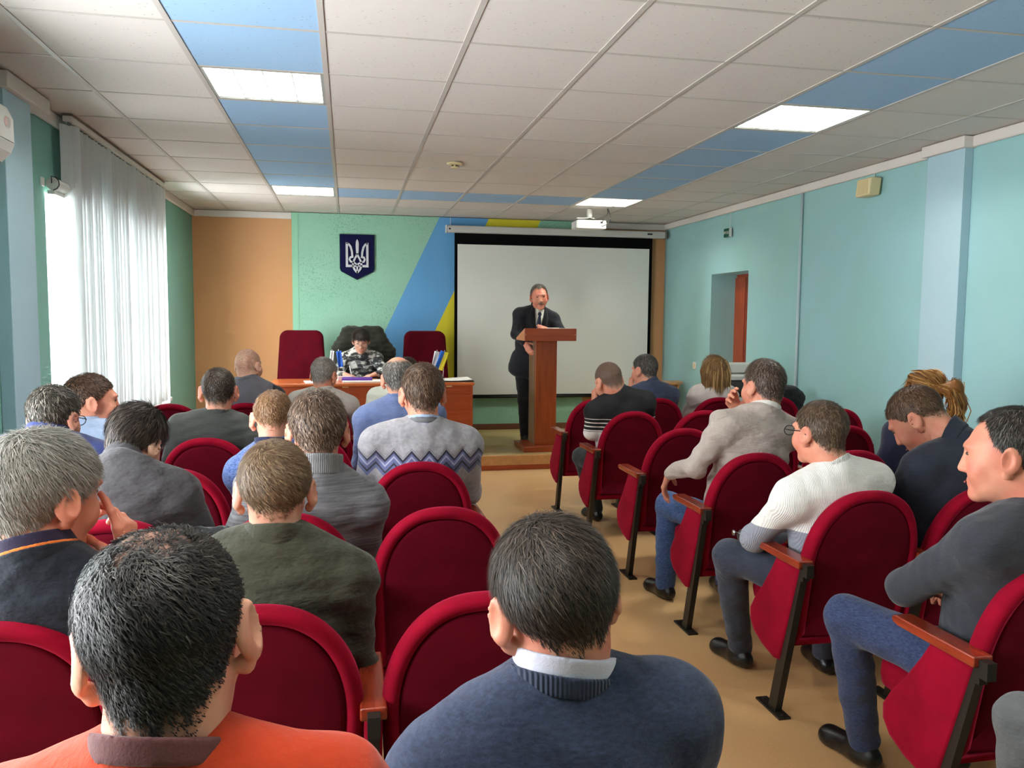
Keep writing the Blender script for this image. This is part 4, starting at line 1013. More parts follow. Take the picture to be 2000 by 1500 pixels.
M['greentee'] = cloth('dark_green_grey_jersey', (62, 64, 60), fold=.5, var=.05)
M['shirtblue'] = cloth('blue_oxford_shirt', (94, 108, 146), fold=.7, var=.06)
M['palecream'] = cloth('pale_cream_shirt', (222, 224, 208), fold=.4, var=.03)
M['vestgrey'] = cloth('grey_wool_vest', (100, 98, 106), fold=.3, var=.08)
M['vestdark'] = cloth('black_sleeves', (38, 38, 42), fold=.4)
M['blazer'] = cloth('pale_grey_wool', (176, 168, 160), fold=.35, var=.06)
M['darkfleece'] = cloth('charcoal_fleece', (52, 54, 60), fold=.5, var=.08)
M['fleececollar'] = cloth('purple_grey_collar', (82, 80, 98), fold=.1)
M['whitegrey'] = zoned('white_and_grey_rib_knit', [(0.0, (140, 142, 152)), (.60, (140, 142, 152)), (.705, (222, 219, 213))], rib=62, fold=.5)
M['whiterib'] = cloth('white_rib', (222, 219, 213), 'rib', fold=.1)
M['navyfleece'] = cloth('dark_navy_fleece', (40, 44, 56), fold=.5, var=.08)
M['navycardi'] = cloth('navy_cardigan', (38, 42, 64), fold=.4)
M['beige'] = cloth('taupe_knit', (180, 166, 156), fold=.9, var=.06)
M['beigeband'] = cloth('cream_neckband', (222, 216, 206), fold=.1)
M['navyshirt'] = cloth('navy_blue_jersey', (58, 66, 88), fold=.5, var=.06)
M['womanjacket'] = cloth('pale_pink_grey_jacket', (206, 196, 190), fold=.4, var=.05)
t = NT('striped_black_white_knit'); x, y, z = t.xyz(); st_ = t.math('GREATER_THAN', t.math('FRACT', t.math('MULTIPLY', z, 34.0)), .45)
low = t.ramp(z, [(0, lin((226, 222, 216))), (.735, lin((20, 20, 22)))], 'CONSTANT'); band = t.math('MULTIPLY', t.math('GREATER_THAN', z, .735), t.math('LESS_THAN', z, .83))
t.set(col=t.mix(t.math('MULTIPLY', band, t.math('GREATER_THAN', t.math('FRACT', t.math('MULTIPLY', z, 36.0)), .7)), low, lin((226, 222, 216))), rough=.9); t.bump(t.noise(7, 4), .5, .03); M['striped'] = t.m
t = NT('zigzag_patterned_knit'); x, y, z = t.xyz(); tri = t.math('MULTIPLY', t.math('ABSOLUTE', t.math('SUBTRACT', t.math('FRACT', t.math('MULTIPLY', x, 13.5)), .5)), .085)
d_ = t.math('SUBTRACT', z, t.math('SUBTRACT', .925, tri)); ab = t.math('ABSOLUTE', d_)
c = t.ramp(t.noise(60, 3), [(.3, lin((134, 130, 134))), (.7, lin((156, 152, 155)))])
fill = t.math('MULTIPLY', t.math('LESS_THAN', d_, -.005), t.math('GREATER_THAN', d_, -.075)); c = t.mix(fill, c, lin((92, 96, 134)))
c = t.mix(t.math('MULTIPLY', t.math('LESS_THAN', d_, -.018), t.math('GREATER_THAN', d_, -.027)), c, lin((150, 150, 172)))
c = t.mix(t.math('LESS_THAN', ab, .0065), c, lin((38, 36, 54))); c = t.mix(t.math('LESS_THAN', t.math('ABSOLUTE', t.math('ADD', d_, .052)), .0055), c, lin((44, 42, 58)))
c = t.mix(t.math('LESS_THAN', t.math('ABSOLUTE', t.math('SUBTRACT', d_, .014)), .002), c, lin((110, 106, 112)))
t.set(col=c, rough=.92, sheen=.2); p = t.bump(t.noise(7, 4), .4, .03); t.bump(t.noise(260, 2), .4, .003, p); M['zigzag'] = t.m
t = NT('grey_camouflage_jersey'); n1 = t.noise(13, 3, t.mp((1, 1, 1.9))); n2 = t.noise(19, 3, t.mp((1, 1, 2.1), (0.4, .3, 0)))
c = t.ramp(n1, [(0, lin((36, 36, 38))), (.43, lin((98, 100, 98))), (.53, lin((196, 196, 190)))], 'CONSTANT'); c = t.mix(t.math('GREATER_THAN', n2, .58), c, lin((40, 40, 42)))
t.set(col=c, rough=.9); t.bump(t.noise(8, 4), .5, .03); M['camo'] = t.m
M['suitblack'] = cloth('black_suit_wool', (32, 34, 40), fold=.4, var=.06)
M['suitlapel'] = cloth('black_lapel_wool', (22, 23, 27), fold=.1)
M['tie'] = plain('dark_patterned_tie', (30, 38, 58), .5, .3, var=.5, vscale=120)
M['drape'] = cloth('dark_olive_jacket_drape', (44, 46, 36), fold=.9, var=.1)

def face(P, i, hairc, brow=True, mou=False):
    H, R, s = i['H'], i['R'], i['s']; W = lambda x, y, z: H+R@(V3(x, y, z)*s)
    for q in (-1, 1):
        S = SDF(); S.ell(W(q*.031, .0815, .012), V3(.011, .011, .006)*s, R, .003); v, f = S.mesh(.003); link('eye', pymesh('eye', [(v-i['org'], f)], M['eye']), P)
        S = SDF(); S.cone(W(q*.016, .098, .03), W(q*.048, .084, .033), .0045*s, .003*s, .003); v, f = S.mesh(.003); link('eyebrow', pymesh('eyebrow', [(v-i['org'], f)], hairc), P)
    if mou:
        S = SDF()
        for q in (-1, 1): S.cone(W(0, .108, -.047), W(q*.03, .094, -.058), .008*s, .005*s, .006)
        v, f = S.mesh(.003); link('moustache', pymesh('moustache', [(v-i['org'], f)], hairc), P)
    S = SDF(); S.cone(W(-.018, .1015, -.066), W(.018, .1015, -.066), .0028*s, .0028*s, .003); v, f = S.mesh(.0025); link('lips', pymesh('lips', [(v-i['org'], f)], M['lip']), P)
M['eye'] = plain('dark_eye', (70, 54, 46), .3); M['lip'] = plain('lip_skin', (170, 92, 84), .5); M['browdark'] = plain('dark_brow_hair', (44, 34, 28), .7); M['browgrey'] = plain('grey_brow_hair', (108, 90, 74), .7)
# ------------------------------------------------------------------ audience, left of the aisle
def hr(col, col2, **k): d = dict(col=col, col2=col2); d.update(k); return d
person('man in an orange jersey with dark thinning hair, nearest the camera', (-.205, .97, 1.247), (-.2, .80), hs=1.03, head=(2, -15, -7), near=0, ndrop=.118, nback=.05, sw=.235, shirt=M['orange'], collar=[CREW(M['orangeband'], .036, .011)], skin='skin',
       hair=hr((30, 27, 25), (84, 78, 72), n=38000, w=.0012, L=.016, t=.007, kind='crown', crown=(.01, -.07, .1), swirl=.9, up=.5, seed=3, mess=1.4), name='sweater', nr=.06, fat=1.04)
person('man in a navy knit sweater over a pale collar, beside the aisle nearest the camera', (.286, 1.10, 1.213), (.3, .80), hs=.99, head=(5, -10, -9), yaw=0, roll=-9, sw=.225, near=0, shirt=M['navyknit'], skin='skinred', girth=1.08,
       collar=[CREW(M['navyrib'], .032, .014), SHIRTC(M['lilacshirt'], .056, .008)], ndrop=.116, hair=hr((50, 42, 36), (104, 90, 78), n=38000, w=.0013, L=.034, t=.008, swirl=.3, up=.12, seed=5, kind='high', crown=(0, -.02, .125)), name='sweater', nr=.061, fat=1.05, crease=.004)
Pg, ig = person('grey-haired man in a black shirt resting his hand at his mouth, at the left edge', (-.637, 1.88, 1.241), (-.7, 1.72), hs=1.09, head=(-34, -8, 4), yaw=-10, near=0, shirt=M['blackjacket'], skin='skinred', girth=1.1, sw=.225,
       arms={'R': ((-.33, 1.98, .72), (-.497, 1.975, .93)), 'L': (None, None)}, hands={'R': dict(dir=(-.10, .03, 1), palm=(-.8, .3, .1), curl=(18, 60, 75, 80), thumb=(.3, .7), h=.0036), 'L': {}},
       collar=[dict(mat=M['orangetrim'], h1=.028, ex=.0105, name='collar_trim'), dict(mat=M['blackjacket'], h1=.023, ex=.013, name='neckband'), SHIRTC(M['plumcollar'], .052)], hair=hr((132, 126, 116), (186, 180, 170), n=36000, w=.0014, L=.04, t=.012, swirl=.5, up=.15, seed=9, crown=(.0, -.055, .115)), nr=.06)
person('man with light brown hair in an olive jacket, second row from the camera', (-.171, 1.98, 1.196), (-.2, 1.72), hs=.97, head=(2, -6, 0), near=0, sw=.225, shirt=M['olive'], skin='skin',
       collar=[JACKETC(M['olive'], .048)], hair=hr((104, 80, 58), (176, 146, 112), n=30000, w=.0013, L=.026, t=.009, swirl=.8, up=.2, seed=11, kind='high', crown=(-.012, -.06, .11)), name='jacket', crease=.008)
person('man in a dark grey T-shirt bending his head forward by the window side', (-.7, 2.9, 1.187), (-.7, 2.552), hs=.98, head=(-18, -32, 12), near=1, sw=.22, shirt=M['darktee'], skin='skinpale', sleeve='short', lean=(-.715, 2.79, 1.0),
       arms={'R': ((-.482, 2.86, .73), (-.56, 3.06, .63)), 'L': ((-.94, 2.93, .74), None)}, collar=[CREW(M['darktee'], .03)], hair=hr((50, 42, 38), (120, 104, 92), n=9000, w=.0028, L=.045, t=.013, swirl=.2, up=.12, seed=13, crown=(.03, .0, .12)), name='tshirt', roll=4)
person('man in a grey ribbed high-neck sweater, third row from the camera', (-.1, 2.75, 1.241), (-.2, 2.552), hs=1.07, head=(4, -8, 0), near=1, sw=.235, shirt=M['turtle'], skin='skinred', collar=[TURTLE(M['turtlerib'], .062)],
       hair=hr((88, 68, 54), (170, 142, 120), n=11000, w=.0024, L=.022, t=.010, swirl=.5, up=.35, seed=17, lift=.006), name='sweater', crease=.007)
person('man with cropped fair hair in a blue heather shirt with a navy collar', (-.315, 3.6, 1.174), (-.2, 3.384), hs=1.0, head=(5, -10, 0), near=1, sw=.215, shirt=M['heather'], skin='skin', collar=[TURTLE(M['navycollar'], .045)],
       hair=hr((132, 96, 66), (178, 142, 108), n=7000, w=.0024, L=.012, t=.004, up=.3, seed=19, kind='high'), crease=.008)
person('man in a grey sweater with a zigzag pattern across the back, beside the aisle', (.32, 3.57, 1.286), (.3, 3.384), hs=1.08, head=(3, -6, 0), near=1, sw=.255, girth=1.14, shirt=M['zigzag'], skin='skinred',
       collar=[CREW(M['turtle'], .03), SHIRTC(M['paleblue'], .04)], hair=hr((82, 62, 48), (150, 122, 100), n=9000, w=.0026, L=.022, t=.008, up=.25, seed=23), name='sweater', crease=.005)
Pb, ib = person('man in a royal blue suit jacket and glasses at the left edge', (-1.158, 3.55, 1.203), (-1.2, 3.384), hs=1.05, head=(-14, -12, 4), near=1, sw=.235, shirt=M['suitblue'], skin='skin', lean=(-1.165, 3.51, 1.0),
       collar=[JACKETC(M['suitblue'], .05)], hair=hr((58, 52, 44), (160, 150, 136), n=7000, w=.0028, L=.022, t=.009, swirl=.4, up=.2, seed=27), name='jacket', crease=.004)
Pl, il = person('man with a faded crew cut in a pale blue shirt turned towards the window', (-1.236, 4.32, 1.198), (-1.2, 4.216), hs=1.13, head=(-62, -2, 0), near=1, sw=.21, shirt=M['paleblue'], skin='skinred', collar=[CREW(M['paleblue'], .03)],
       hair=hr((66, 46, 34), (128, 96, 74), n=6000, w=.003, L=.014, t=.007, up=.35, seed=29, kind='high', lift=.006), lean=(-1.25, 4.30, .945), nr=.06)
person('man with cropped dark hair in a dark green-grey T-shirt by the orange wall', (-.651, 4.38, 1.224), (-.7, 4.216), hs=1.02, head=(4, -6, 0), near=1, sw=.235, shirt=M['greentee'], skin='skinred', sleeve='short', collar=[CREW(M['greentee'], .03)],
       hair=hr((52, 42, 34), (110, 92, 76), n=6000, w=.0026, L=.010, t=.004, up=.4, seed=31), name='tshirt')
person('balding grey-haired man in a blue shirt behind the zigzag sweater', (.27, 4.45, 1.277), (.3, 4.216), hs=1.0, head=(-4, -10, -4), near=1, sw=.235, shirt=M['shirtblue'], skin='skinred', collar=[SHIRTC(M['shirtblue'], .04)],
       hair=hr((96, 90, 84), (176, 170, 162), n=6000, w=.0028, L=.02, t=.008, up=.2, seed=37, kind='baldtop'), girth=1.1)
person('dark-haired person in a pale shirt mostly hidden behind the blue shirt', (.43, 6.06, 1.19), (.3, 5.88), hs=1.0, head=(0, -6, 0), near=2, sw=.22, shirt=M['palecream'], skin='skin', hair=hr((46, 36, 28), (92, 74, 60), n=2500, w=.004, L=.02, t=.008, seed=41), lean=(.38, 6.03, .95))
Pv, iv = person('bald man in a grey vest with black sleeves in the front row by the table', (-.694, 6.06, 1.256), (-.7, 5.88), hs=1.03, head=(-24, -4, 0), near=1, sw=.24, shirt=M['vestdark'], skin='skinpale', yaw=-8,
       collar=[JACKETC(M['vestgrey'], .036)], hair=hr((150, 120, 100), (172, 142, 122), n=3500, w=.002, L=.004, t=.0015, up=.3, seed=43, cap=False), name='sleeves', nr=.06)
T = SDF(); Rt = iv['Rt']; sp_f = iv['sp']
T.ell(sp_f(.04), V3(.18, .14, .12), Rt, .06); T.ell(sp_f(.34, .005), V3(.18, .142, .15), Rt, .08); T.ell(sp_f(.66, -.005), V3(.19, .138, .17), Rt, .08); T.ell(sp_f(.88, -.012), V3(.205, .112, .096), Rt, .06)
for q in (-1, 1): T.cone(iv['N']+V3(0, -.01, .012), iv['J']['L' if q < 0 else 'R'][1]*.8+iv['N']*.2, .070, .072, .045)
vv, vq = T.mesh(.01); link('vest', pymesh('vest', [(relax(vv, vq, 1)-iv['org'], vq)], M['vestgrey']), Pv)
person('grey-haired man in a pale grey blazer in the front row before the table', (-.172, 6.06, 1.19), (-.2, 5.88), hs=1.04, head=(-20, -10, 3), near=1, sw=.245, shirt=M['blazer'], skin='skinred', yaw=-6,
       collar=[JACKETC(M['blazer'], .036)], hair=hr((136, 128, 120), (186, 180, 172), n=5000, w=.003, L=.018, t=.008, up=.25, seed=47), name='blazer', crease=.004)

# ------------------------------------------------------------------ audience, right of the aisle
person('person in grey trousers cut off by the right edge, only a knee in view', (1.95, 1.05, 1.24), (1.85, .80), near=1, shirt=M['vestgrey'], legs='grey_trousers', skin='skin', knees={'L': (1.615, 1.63, .525), 'R': (1.98, 1.58, .49)}, ankles={'L': (1.63, 1.62, .085), 'R': (1.99, 1.6, .085)},
       hair=hr((70, 56, 46), (120, 100, 84), n=3000, w=.004, L=.02, t=.008, seed=51))
Pf, if_ = person('man in a charcoal fleece and blue jeans turning his face left, at the right edge', (1.775, 1.9, 1.258), (1.85, 1.72), hs=1.06, head=(38, -6, 0), near=0, yaw=14, sw=.24, girth=1.15, shirt=M['darkfleece'], skin='skinred', legs='darkjeans', lean=(1.83, 1.86, 1.0),
       arms={'L': ((1.60, 2.06, .72), (1.78, 2.2, .66)), 'R': (None, (1.98, 2.18, .66))}, knees={'L': (1.60, 2.33, .535), 'R': (1.99, 2.14, .5)}, ankles={'L': (1.70, 2.36, .085), 'R': (2.0, 2.3, .085)},
       collar=[SHIRTC(M['fleececollar'], .04)], hair=hr((44, 40, 36), (122, 114, 106), n=24000, w=.0015, L=.02, t=.009, up=.2, seed=53, swirl=.3, kind='recede'), name='fleece', nr=.062, fat=1.08, jaw=1.1)
Pw, iw = person('man in glasses and a white and grey ribbed sweater beside the aisle', (1.752, 2.78, 1.188), (1.85, 2.552), hs=.98, head=(14, -4, 0), near=0, yaw=6, sw=.235, shirt=M['whitegrey'], skin='skinred', legs='slate_trousers', lean=(1.795, 2.735, .935),
       arms={'L': ((1.575, 2.92, .635), (1.77, 3.06, .60)), 'R': (None, None)}, knees={'L': (1.545, 3.06, .52), 'R': (1.98, 2.98, .5)}, ankles={'L': (1.66, 3.17, .085), 'R': (1.99, 3.05, .085)},
       collar=[CREW(M['whiterib'], .03)], hair=hr((84, 66, 52), (140, 116, 94), n=14000, w=.0022, L=.02, t=.008, up=.25, seed=57), name='sweater', nr=.058)
def glasses(P, i, mat):
    H, R, s = i['H'], i['R'], i['s']; W = lambda x, y, z: tuple(H+R@(V3(x, y, z)*s)-i['org']); m = MB()
    for q in (-1, 1):
        m.tube([W(q*(.033+.026*math.cos(a)), .122-.01*abs(math.cos(a)) if q*math.cos(a) > 0 else .122, .008+.019*math.sin(a)) for a in np.linspace(0, 6.283, 17)], .0018, 6)
        m.tube([W(q*.059, .115, .014), W(q*.08, .07, .014), W(q*.088, -.005, .014), W(q*.088, -.022, .0)], .002, 6)
    m.tube([W(-.008, .123, .012), W(.008, .123, .012)], .0018, 6); m.build('glasses', mat, P, smooth=True)
glasses(Pw, iw, M['black'])
Pn, in_ = person('man in a dark navy fleece with a high collar bowing his head', (2.235, 2.86, 1.228), (2.35, 2.552), hs=1.04, head=(34, -42, -6), near=1, yaw=8, sw=.235, girth=1.1, shirt=M['navyfleece'], skin='skinred', lean=(2.335, 2.745, 1.02),
       arms={'L': ((2.12, 2.86, .76), None), 'R': (None, None)}, collar=[TURTLE(M['navyfleece'], .05)], hair=hr((84, 62, 46), (132, 104, 82), n=9000, w=.0024, L=.016, t=.006, up=.3, seed=61, kind='high'), name='fleece', nr=.06, fat=1.05)
# --- long-haired women: hair mass as one implicit body plus long locks
def locks(paths, n, w, rng, jit=.008, seg=7):
    vs, fs, tn = [], [], []
    for i in range(n):
        A = paths[rng.integers(len(paths))]; Bp = paths[rng.integers(len(paths))] if rng.random() < .0 else A
        o = rng.normal(size=3)*jit; u0 = rng.uniform(0, .35); us = np.linspace(u0, min(1, u0+rng.uniform(.5, .75)), seg); k = np.array([np.interp(us, np.linspace(0, 1, len(A)), A[:, c]) for c in range(3)]).T + o*np.linspace(.5, 1.2, seg)[:, None]
        d = np.gradient(k, axis=0); sd = np.cross(d, rng.normal(size=3)*.3+V3(0, -1, 0)); sd /= np.maximum(np.linalg.norm(sd, axis=1), 1e-9)[:, None]
        ww = (w*np.array([.6]+[1]*(seg-2)+[.15]))[:, None]/2; b = len(vs)*0; base = sum(len(x) for x in vs)
        vs.append(np.stack([k-sd*ww, k+sd*ww], 1).reshape(-1, 3)); j = np.arange(seg-1)*2+base; fs.append(np.stack([j, j+1, j+3, j+2], 1)); tn.append(np.full(seg*2, np.clip(rng.normal(.55, .22), 0, 1)))
    return np.concatenate(vs), np.concatenate(fs), np.concatenate(tn)
def hairmass(S, h, tone, seed):
    V, Q = S.mesh(h); V = relax(V, Q, 1); V = creases(V, vnorm(V, Q), .0025, 60, seed); return V, Q, np.full(len(V), tone)
rng = np.random.default_rng(5)
topc = V3(2.862, 6.05, 1.204); Hc = topc-V3(0, 0, .121*.98)
S = SDF(); S.ell(Hc+V3(0, -.02, .03), (.092, .112, .1), None, .03)
for x in np.linspace(-.075, .075, 6): S.cone(Hc+V3(x, -.06+abs(x)*.5, .0), Hc+V3(x*1.1, -.085+abs(x)*.3, -.16-rng.uniform(0, .02)), .046, .03, .04)
pth = [np.array([Hc+V3(x*.2, -.05, .12), Hc+V3(x*.8, -.115+abs(x)*.5, .08), Hc+V3(x*1.15, -.135+abs(x)*.6, -.02), Hc+V3(x*1.2, -.125+abs(x)*.5, -.19)]) for x in np.linspace(-.085, .085, 13)]
person('woman with shoulder-length fair hair in a pale jacket in the front row', topc, (2.85, 5.88), hs=.98, head=(-6, -6, 0), near=1, sw=.195, shirt=M['womanjacket'], skin='skin', collar=[CREW(M['womanjacket'], .034)], nr=.05,
       hair=hr((122, 88, 50), (206, 170, 116), n=2500, w=.004, L=.06, t=.01, up=.1, seed=67, swirl=.05, extra=[hairmass(S, .007, .35, 3), locks(pth, 1500, .005, rng, .005)]), name='jacket', girth=.9)
topc = V3(2.875, 3.65, 1.236); Hc = topc-V3(0, 0, .121*.98)
tb_ = Hc+V3(.02, -.115, .045); pt_ = [tb_, tb_+V3(.04, -.04, .015), tb_+V3(.058, -.05, -.07), tb_+V3(.05, -.04, -.2)]
S = SDF(); S.ell(Hc+V3(0, -.015, .03), (.083, .104, .096), None, .03); S.poly(pt_, [.024, .032, .034, .016], .02); S.cone(pt_[1]+V3(.015, .02, .0), pt_[3]+V3(.03, .03, .02), .022, .012, .02); S.cone(pt_[1]+V3(-.015, .0, -.01), pt_[3]+V3(-.03, .0, .03), .02, .01, .02)
pth = [np.array([p+V3(*rng.normal(size=3)*.02) for p in pt_]) for _ in range(14)]
wrap = [np.array([Hc+V3(.09*math.sin(a)*.9, .07*math.cos(a)-.01, .03+z), Hc+V3(.09*math.sin(a+.3*np.sign(a)), -.02, .05+z), Hc+V3(.05*np.sign(a), -.09, .05+z*.6), tb_]) for a in (-1.4, -1.0, 1.0, 1.4) for z in (-.03, .0, .03, .06)] + [np.array([Hc+V3(x, .03, .125), Hc+V3(x, -.05, .128), Hc+V3(x*.7+.01, -.1, .095), tb_]) for x in np.linspace(-.05, .05, 7)]
person('woman with a ginger-blonde ponytail in navy, behind the bowing man', topc, (2.85, 3.384), hs=.98, head=(4, -8, 0), near=1, sw=.20, shirt=M['navycardi'], skin='skin', collar=[CREW(M['navycardi'], .034)], nr=.05,
       hair=hr((138, 88, 40), (216, 168, 98), n=600, w=.004, L=.05, t=.006, up=.1, seed=71, extra=[hairmass(S, .006, .35, 4), locks(pth, 700, .005, rng, .012), locks(wrap, 1200, .004, rng, .005)]), name='cardigan', girth=.92)
person('man in a taupe sweater with his hand over the armrest beside the aisle', (1.961, 3.6, 1.298), (1.85, 3.384), hs=1.04, head=(12, -4, 0), near=1, yaw=6, sw=.245, shirt=M['beige'], skin='skinred', legs='jeans', lean=(1.94, 3.56, 1.05), girth=1.08,
       arms={'L': ((1.615, 3.58, .80), (1.565, 3.77, .735)), 'R': ((2.02, 3.74, .86), (1.91, 3.74, 1.03))}, hands={'L': dict(dir=(-.08, .30, -.55), palm=(.5, -.2, -.4), curl=(30, 35, 38, 40), h=.0042), 'R': dict(dir=(-.35, -.05, .6), palm=(-.1, -.6, .1), curl=(50, 60, 70, 75), h=.0045)},
       knees={'L': (1.66, 4.0, .52), 'R': (2.0, 3.98, .5)}, ankles={'L': (1.665, 4.03, .085), 'R': (2.0, 4.02, .085)}, collar=[CREW(M['beigeband'], .034)], hair=hr((84, 68, 58), (150, 130, 114), n=9000, w=.0024, L=.016, t=.007, up=.35, seed=73, lift=.01), name='sweater', crease=.010, nr=.06)
person('man with a shaved head in a black sweater with white striped cuffs, leaning forward', (1.73, 5.26, 1.197), (1.85, 5.048), hs=1.07, head=(10, -22, -10), near=1, yaw=4, roll=-4, sw=.24, shirt=M['striped'], skin='skinred', legs='char_trousers', lean=(1.80, 5.22, .98), girth=1.08,
       arms={'L': ((1.615, 5.27, .725), (1.665, 5.37, .91)), 'R': (None, None)}, hands={'L': dict(dir=(.0, .0, 1), palm=(.8, .1, .2), curl=(70, 75, 80, 80)), 'R': {}}, knees={'L': (1.655, 5.62, .50), 'R': (1.98, 5.5, .5)}, ankles={'L': (1.80, 5.72, .085), 'R': (1.98, 5.56, .085)},
       collar=[CREW(M['vestdark'], .03)], hair=hr((116, 92, 78), (150, 124, 106), n=7000, w=.0016, L=.005, t=.002, up=.4, seed=79), name='sweater', nr=.058)
person('man with greying hair in a navy top resting his cheek on his hand, front row', (2.298, 6.1, 1.209), (2.35, 5.88), hs=1.03, head=(24, -8, 0), near=1, yaw=4, sw=.23, shirt=M['navyshirt'], skin='skinred', lean=(2.335, 6.04, .965),
       arms={'L': ((2.15, 6.2, .70), (2.235, 6.24, .93)), 'R': (None, None)}, hands={'L': dict(dir=(.1, -.05, 1), palm=(.8, 0, .2), curl=(70, 75, 80, 80)), 'R': {}}, collar=[CREW(M['navyshirt'], .03)], hair=hr((74, 68, 64), (138, 130, 124), n=6000, w=.003, L=.018, t=.008, up=.25, seed=83), name='jersey')

# ------------------------------------------------------------------ person writing at the table
for P_, i_ in ((Pf, if_), (Pn, in_), (Pl, il), (Pg, ig), (Pw, iw)): face(P_, i_, M['browdark'])
glasses(Pb, ib, M['black'])
Pc, ic = person('person in a grey camouflage top and glasses writing at the table', (.139, 8.79, 1.352), None, hs=.98, head=(176, -26, 0), yaw=180, sw=.225, near=1, hip=(.15, 8.98, .60), feet=ZS, lean=(.135, 8.885, 1.115), shirt=M['camo'], skin='skinpale', collar=[CREW(M['vestgrey'], .03)],
       arms={'R': ((-.125, 8.68, .87), (-.035, 8.44, .905)), 'L': ((.405, 8.68, .87), (.27, 8.43, .905))}, hands={'R': dict(dir=(.55, -.5, -.12), palm=(.1, 0, -1), curl=(30, 40, 45, 48)), 'L': dict(dir=(-.55, -.45, -.12), palm=(0, 0, -1), curl=(18, 22, 24, 26))},
       knees={'R': (.0, 8.60, .62), 'L': (.3, 8.60, .62)}, ankles={'R': (.0, 8.62, ZS+.085), 'L': (.3, 8.62, ZS+.085)}, hair=hr((32, 26, 22), (86, 74, 66), n=7000, w=.003, L=.045, t=.016, swirl=.1, up=.12, seed=89, crown=(.02, -.03, .12)), name='top', stand=True)
face(Pc, ic, M['browdark']); glasses(Pc, ic, M['grey'])
pn = MB().tube([(0, 0, 0), (-.03, .05, .13)], .004, 6).build('pen', M['white'], None, (.045, 8.33, TZ+.012), smooth=True); tag(pn, 'white pen held by the person writing at the table', 'pen')
# dark jacket hung over the chair back
S = SDF(); cx, cy, cz = .17, 9.10, 0
S.poly([V3(.0, 9.115, 1.335), V3(.32, 9.115, 1.335)], [.05, .05], .04)
for (a, b, r1, r2) in (((.0, 9.11, 1.325), (-.09, 9.07, 1.13), .055, .07), ((.32, 9.11, 1.325), (.44, 9.07, 1.10), .055, .07), ((-.09, 9.07, 1.13), (-.1, 9.05, .93), .07, .06), ((.44, 9.07, 1.10), (.46, 9.05, .93), .07, .055)): S.cone(V3(*a), V3(*b), r1, r2, .05)
S.ell((.16, 9.12, 1.16), (.27, .075, .19), None, .06); S.ell((.16, 9.12, .98), (.26, .075, .2), None, .06)
v, f = S.mesh(.012); v = relax(v, f, 1); v = creases(v, vnorm(v, f), .012, 17, 3); jk = link('jacket', pymesh('jacket', [(v-V3(.16, 9.12, .8), f)], M['drape']), None, (.16, 9.12, .8)); tag(jk, 'dark olive jacket draped over the middle high-backed chair', 'jacket')

# ------------------------------------------------------------------ speaker at the lectern
Psp, isp = person('grey-haired man with a moustache in a black suit speaking at the lectern', (1.985, 8.42, 1.835), None, hs=1.04, head=(176, -6, 4), yaw=178, roll=-3, sw=.245, near=1, hip=(1.93, 8.62, ZS+.90), feet=ZS, lean=(1.985, 8.475, 1.578), shirt=M['suitblack'], skin='skinred', girth=1.12, stand=True, legs='black_trousers',
       arms={'R': ((1.735, 8.42, 1.32), (1.80, 8.26, 1.235)), 'L': ((2.225, 8.34, 1.34), (2.07, 8.2, 1.345))}, hands={'R': dict(dir=(.15, -.3, -.35), palm=(.3, .3, 0), curl=(25, 30, 34, 36)), 'L': dict(dir=(-.5, -.10, .22), palm=(-.1, .5, -.6), curl=(6, 8, 10, 14), thumb=(.7, .1), s=.95)},
       knees={'R': (1.87, 8.60, ZS+.47), 'L': (2.03, 8.58, ZS+.47)}, ankles={'R': (1.885, 8.60, ZS+.085), 'L': (2.06, 8.62, ZS+.085)}, collar=[dict(mat=M['palecream'], h1=.036, ex=.006, tilt=.5), dict(mat=M['suitlapel'], h1=.022, ex=.016, name='jacket_collar', tilt=.9)],
       hair=hr((122, 116, 106), (172, 166, 156), n=9000, w=.0024, L=.016, t=.009, up=.4, seed=97, flow=(.3, .3, .5), kind='recede', lift=.008), name='jacket', nr=.06, crease=.005, fat=1.06)
face(Psp, isp, M['browgrey'], True, True)
og = isp['org']
S = SDF(); Rt = isp['Rt']; sp_f = isp['sp']
S.ell(sp_f(.05), V3(.20, .15, .14), Rt, .06); S.ell(sp_f(-.12), V3(.215, .16, .14), Rt, .06); S.ell(sp_f(-.22), V3(.205, .155, .08), Rt, .05)
v, f = S.mesh(.011); v = relax(v, f, 1); v = creases(v, vnorm(v, f), .005, 14, 7); link('jacket_skirt', pymesh('jacket_skirt', [(v-og, f)], M['suitblack']), Psp)
fwd = Rt[:, 1]; rt_ = Rt[:, 0]; up_ = Rt[:, 2]; Nn_ = isp['N']
def chestpt(r, u, off): return Nn_ + rt_*r - up_*u + fwd*off
m = MB(); m.rings([[tuple(chestpt(x, u, o)-og) for x, o in ((-w_, oo-.012), (0, oo), (w_, oo-.012), (0, oo-.03))] for u, w_, oo in ((-.03, .05, .085), (.05, .05, .125), (.13, .034, .148), (.24, .008, .160))])
m.build('shirt_front', M['palecream'], Psp, smooth=True)
m = MB(); m.rings([[tuple(chestpt(x, u, o)-og) for x, o in ((-w_, oo), (0, oo+.006), (w_, oo), (0, oo-.006))] for u, w_, oo in ((-.004, .014, .108), (.018, .022, .122), (.03, .013, .128), (.10, .024, .148), (.26, .028, .168))])
m.build('tie', M['tie'], Psp, smooth=True)
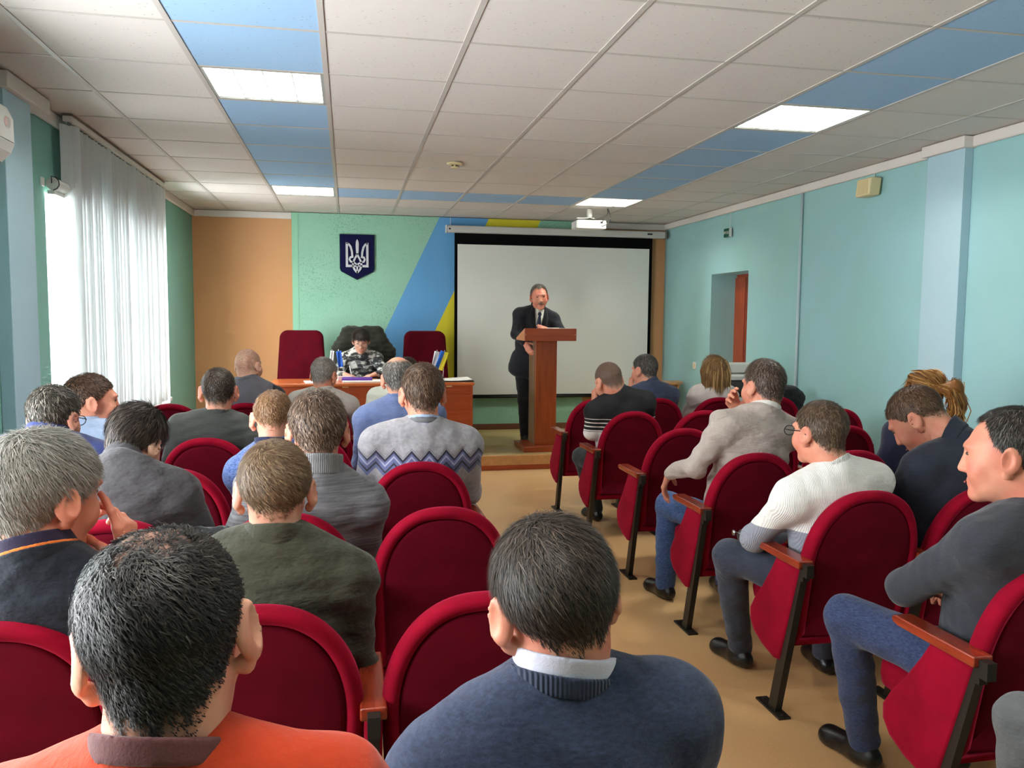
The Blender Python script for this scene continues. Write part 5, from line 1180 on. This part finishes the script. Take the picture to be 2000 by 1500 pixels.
for q in (-1, 1):
    m = MB(); m.rings([[tuple(chestpt(q*x, u, o)-og) for x, o in ((a, oo), (b, oo-.012), (b, oo-.02), (a, oo-.012))] for u, a, b, oo in ((-.03, .052, .085, .075), (.04, .048, .10, .124), (.12, .034, .095, .146), (.2, .014, .055, .160), (.25, .0, .014, .164))])
    m.build('lapel', M['suitlapel'], Psp, smooth=True)

# ------------------------------------------------------------------ things left on seats
S = SDF()
for a, b, r1, r2 in (((-.56, 2.74, .80), (-.40, 2.75, .785), .022, .024), ((-.40, 2.75, .785), (-.36, 2.74, .76), .024, .022), ((-.52, 2.75, .755), (-.39, 2.76, .735), .045, .045), ((-.50, 2.76, .66), (-.39, 2.77, .64), .055, .055), ((-.445, 2.742, .78), (-.45, 2.715, .70), .020, .018)): S.cone(V3(*a), V3(*b), r1, r2, .02)
v, f = S.mesh(.007); v = relax(v, f, 1); v = creases(v, vnorm(v, f), .005, 38, 8); o = link('puffer_jacket', pymesh('puffer_jacket', [(v-V3(-.47, 2.7, .6), f)], cloth('shiny_black_nylon', (36, 37, 38), rough=.35, fold=.8, var=.05)), None, (-.47, 2.7, .6)); tag(o, 'shiny black puffer jacket bundled beside the man in the dark grey T-shirt', 'jacket')
S = SDF(); S.ell((3.52, 6.08, .85), (.17, .09, .12), None, .04); S.ell((3.50, 6.1, .72), (.17, .1, .16), None, .04); v, f = S.mesh(.012); v = relax(v, f, 1); v = creases(v, vnorm(v, f), .010, 22, 9)
o = link('black_bag', pymesh('black_bag', [(v-V3(3.52, 6.1, .58), f)], cloth('black_bag_cloth', (24, 25, 27), fold=.8)), None, (3.52, 6.1, .58)); tag(o, 'black bag standing on a front row chair by the right wall', 'bag')
pg = thing('zipped_pouch', 'small black zipped pouch on the lap of the man in the white and grey sweater', 'pouch', (1.60, 2.99, .585))
S = SDF(); S.ell((0, 0, .03), (.05, .08, .035), None, .02); v, f = S.mesh(.006); link('pouch_body', pymesh('pouch_body', [(v, f)], cloth('black_pouch_leather', (30, 30, 32), 'leather', rough=.4, fold=.3)), pg)
MB().tube([(-.05, -.05, .045), (-.052, 0, .052), (-.05, .05, .045)], .003, 6).build('zip', M['chrome'], pg, smooth=True)
MB().lathe([(.004, -.004), (.012, -.003), (.012, .003), (.004, .004)], (-.055, .045, .042), 12, 'X').build('zip_ring', M['chrome'], pg, smooth=True)
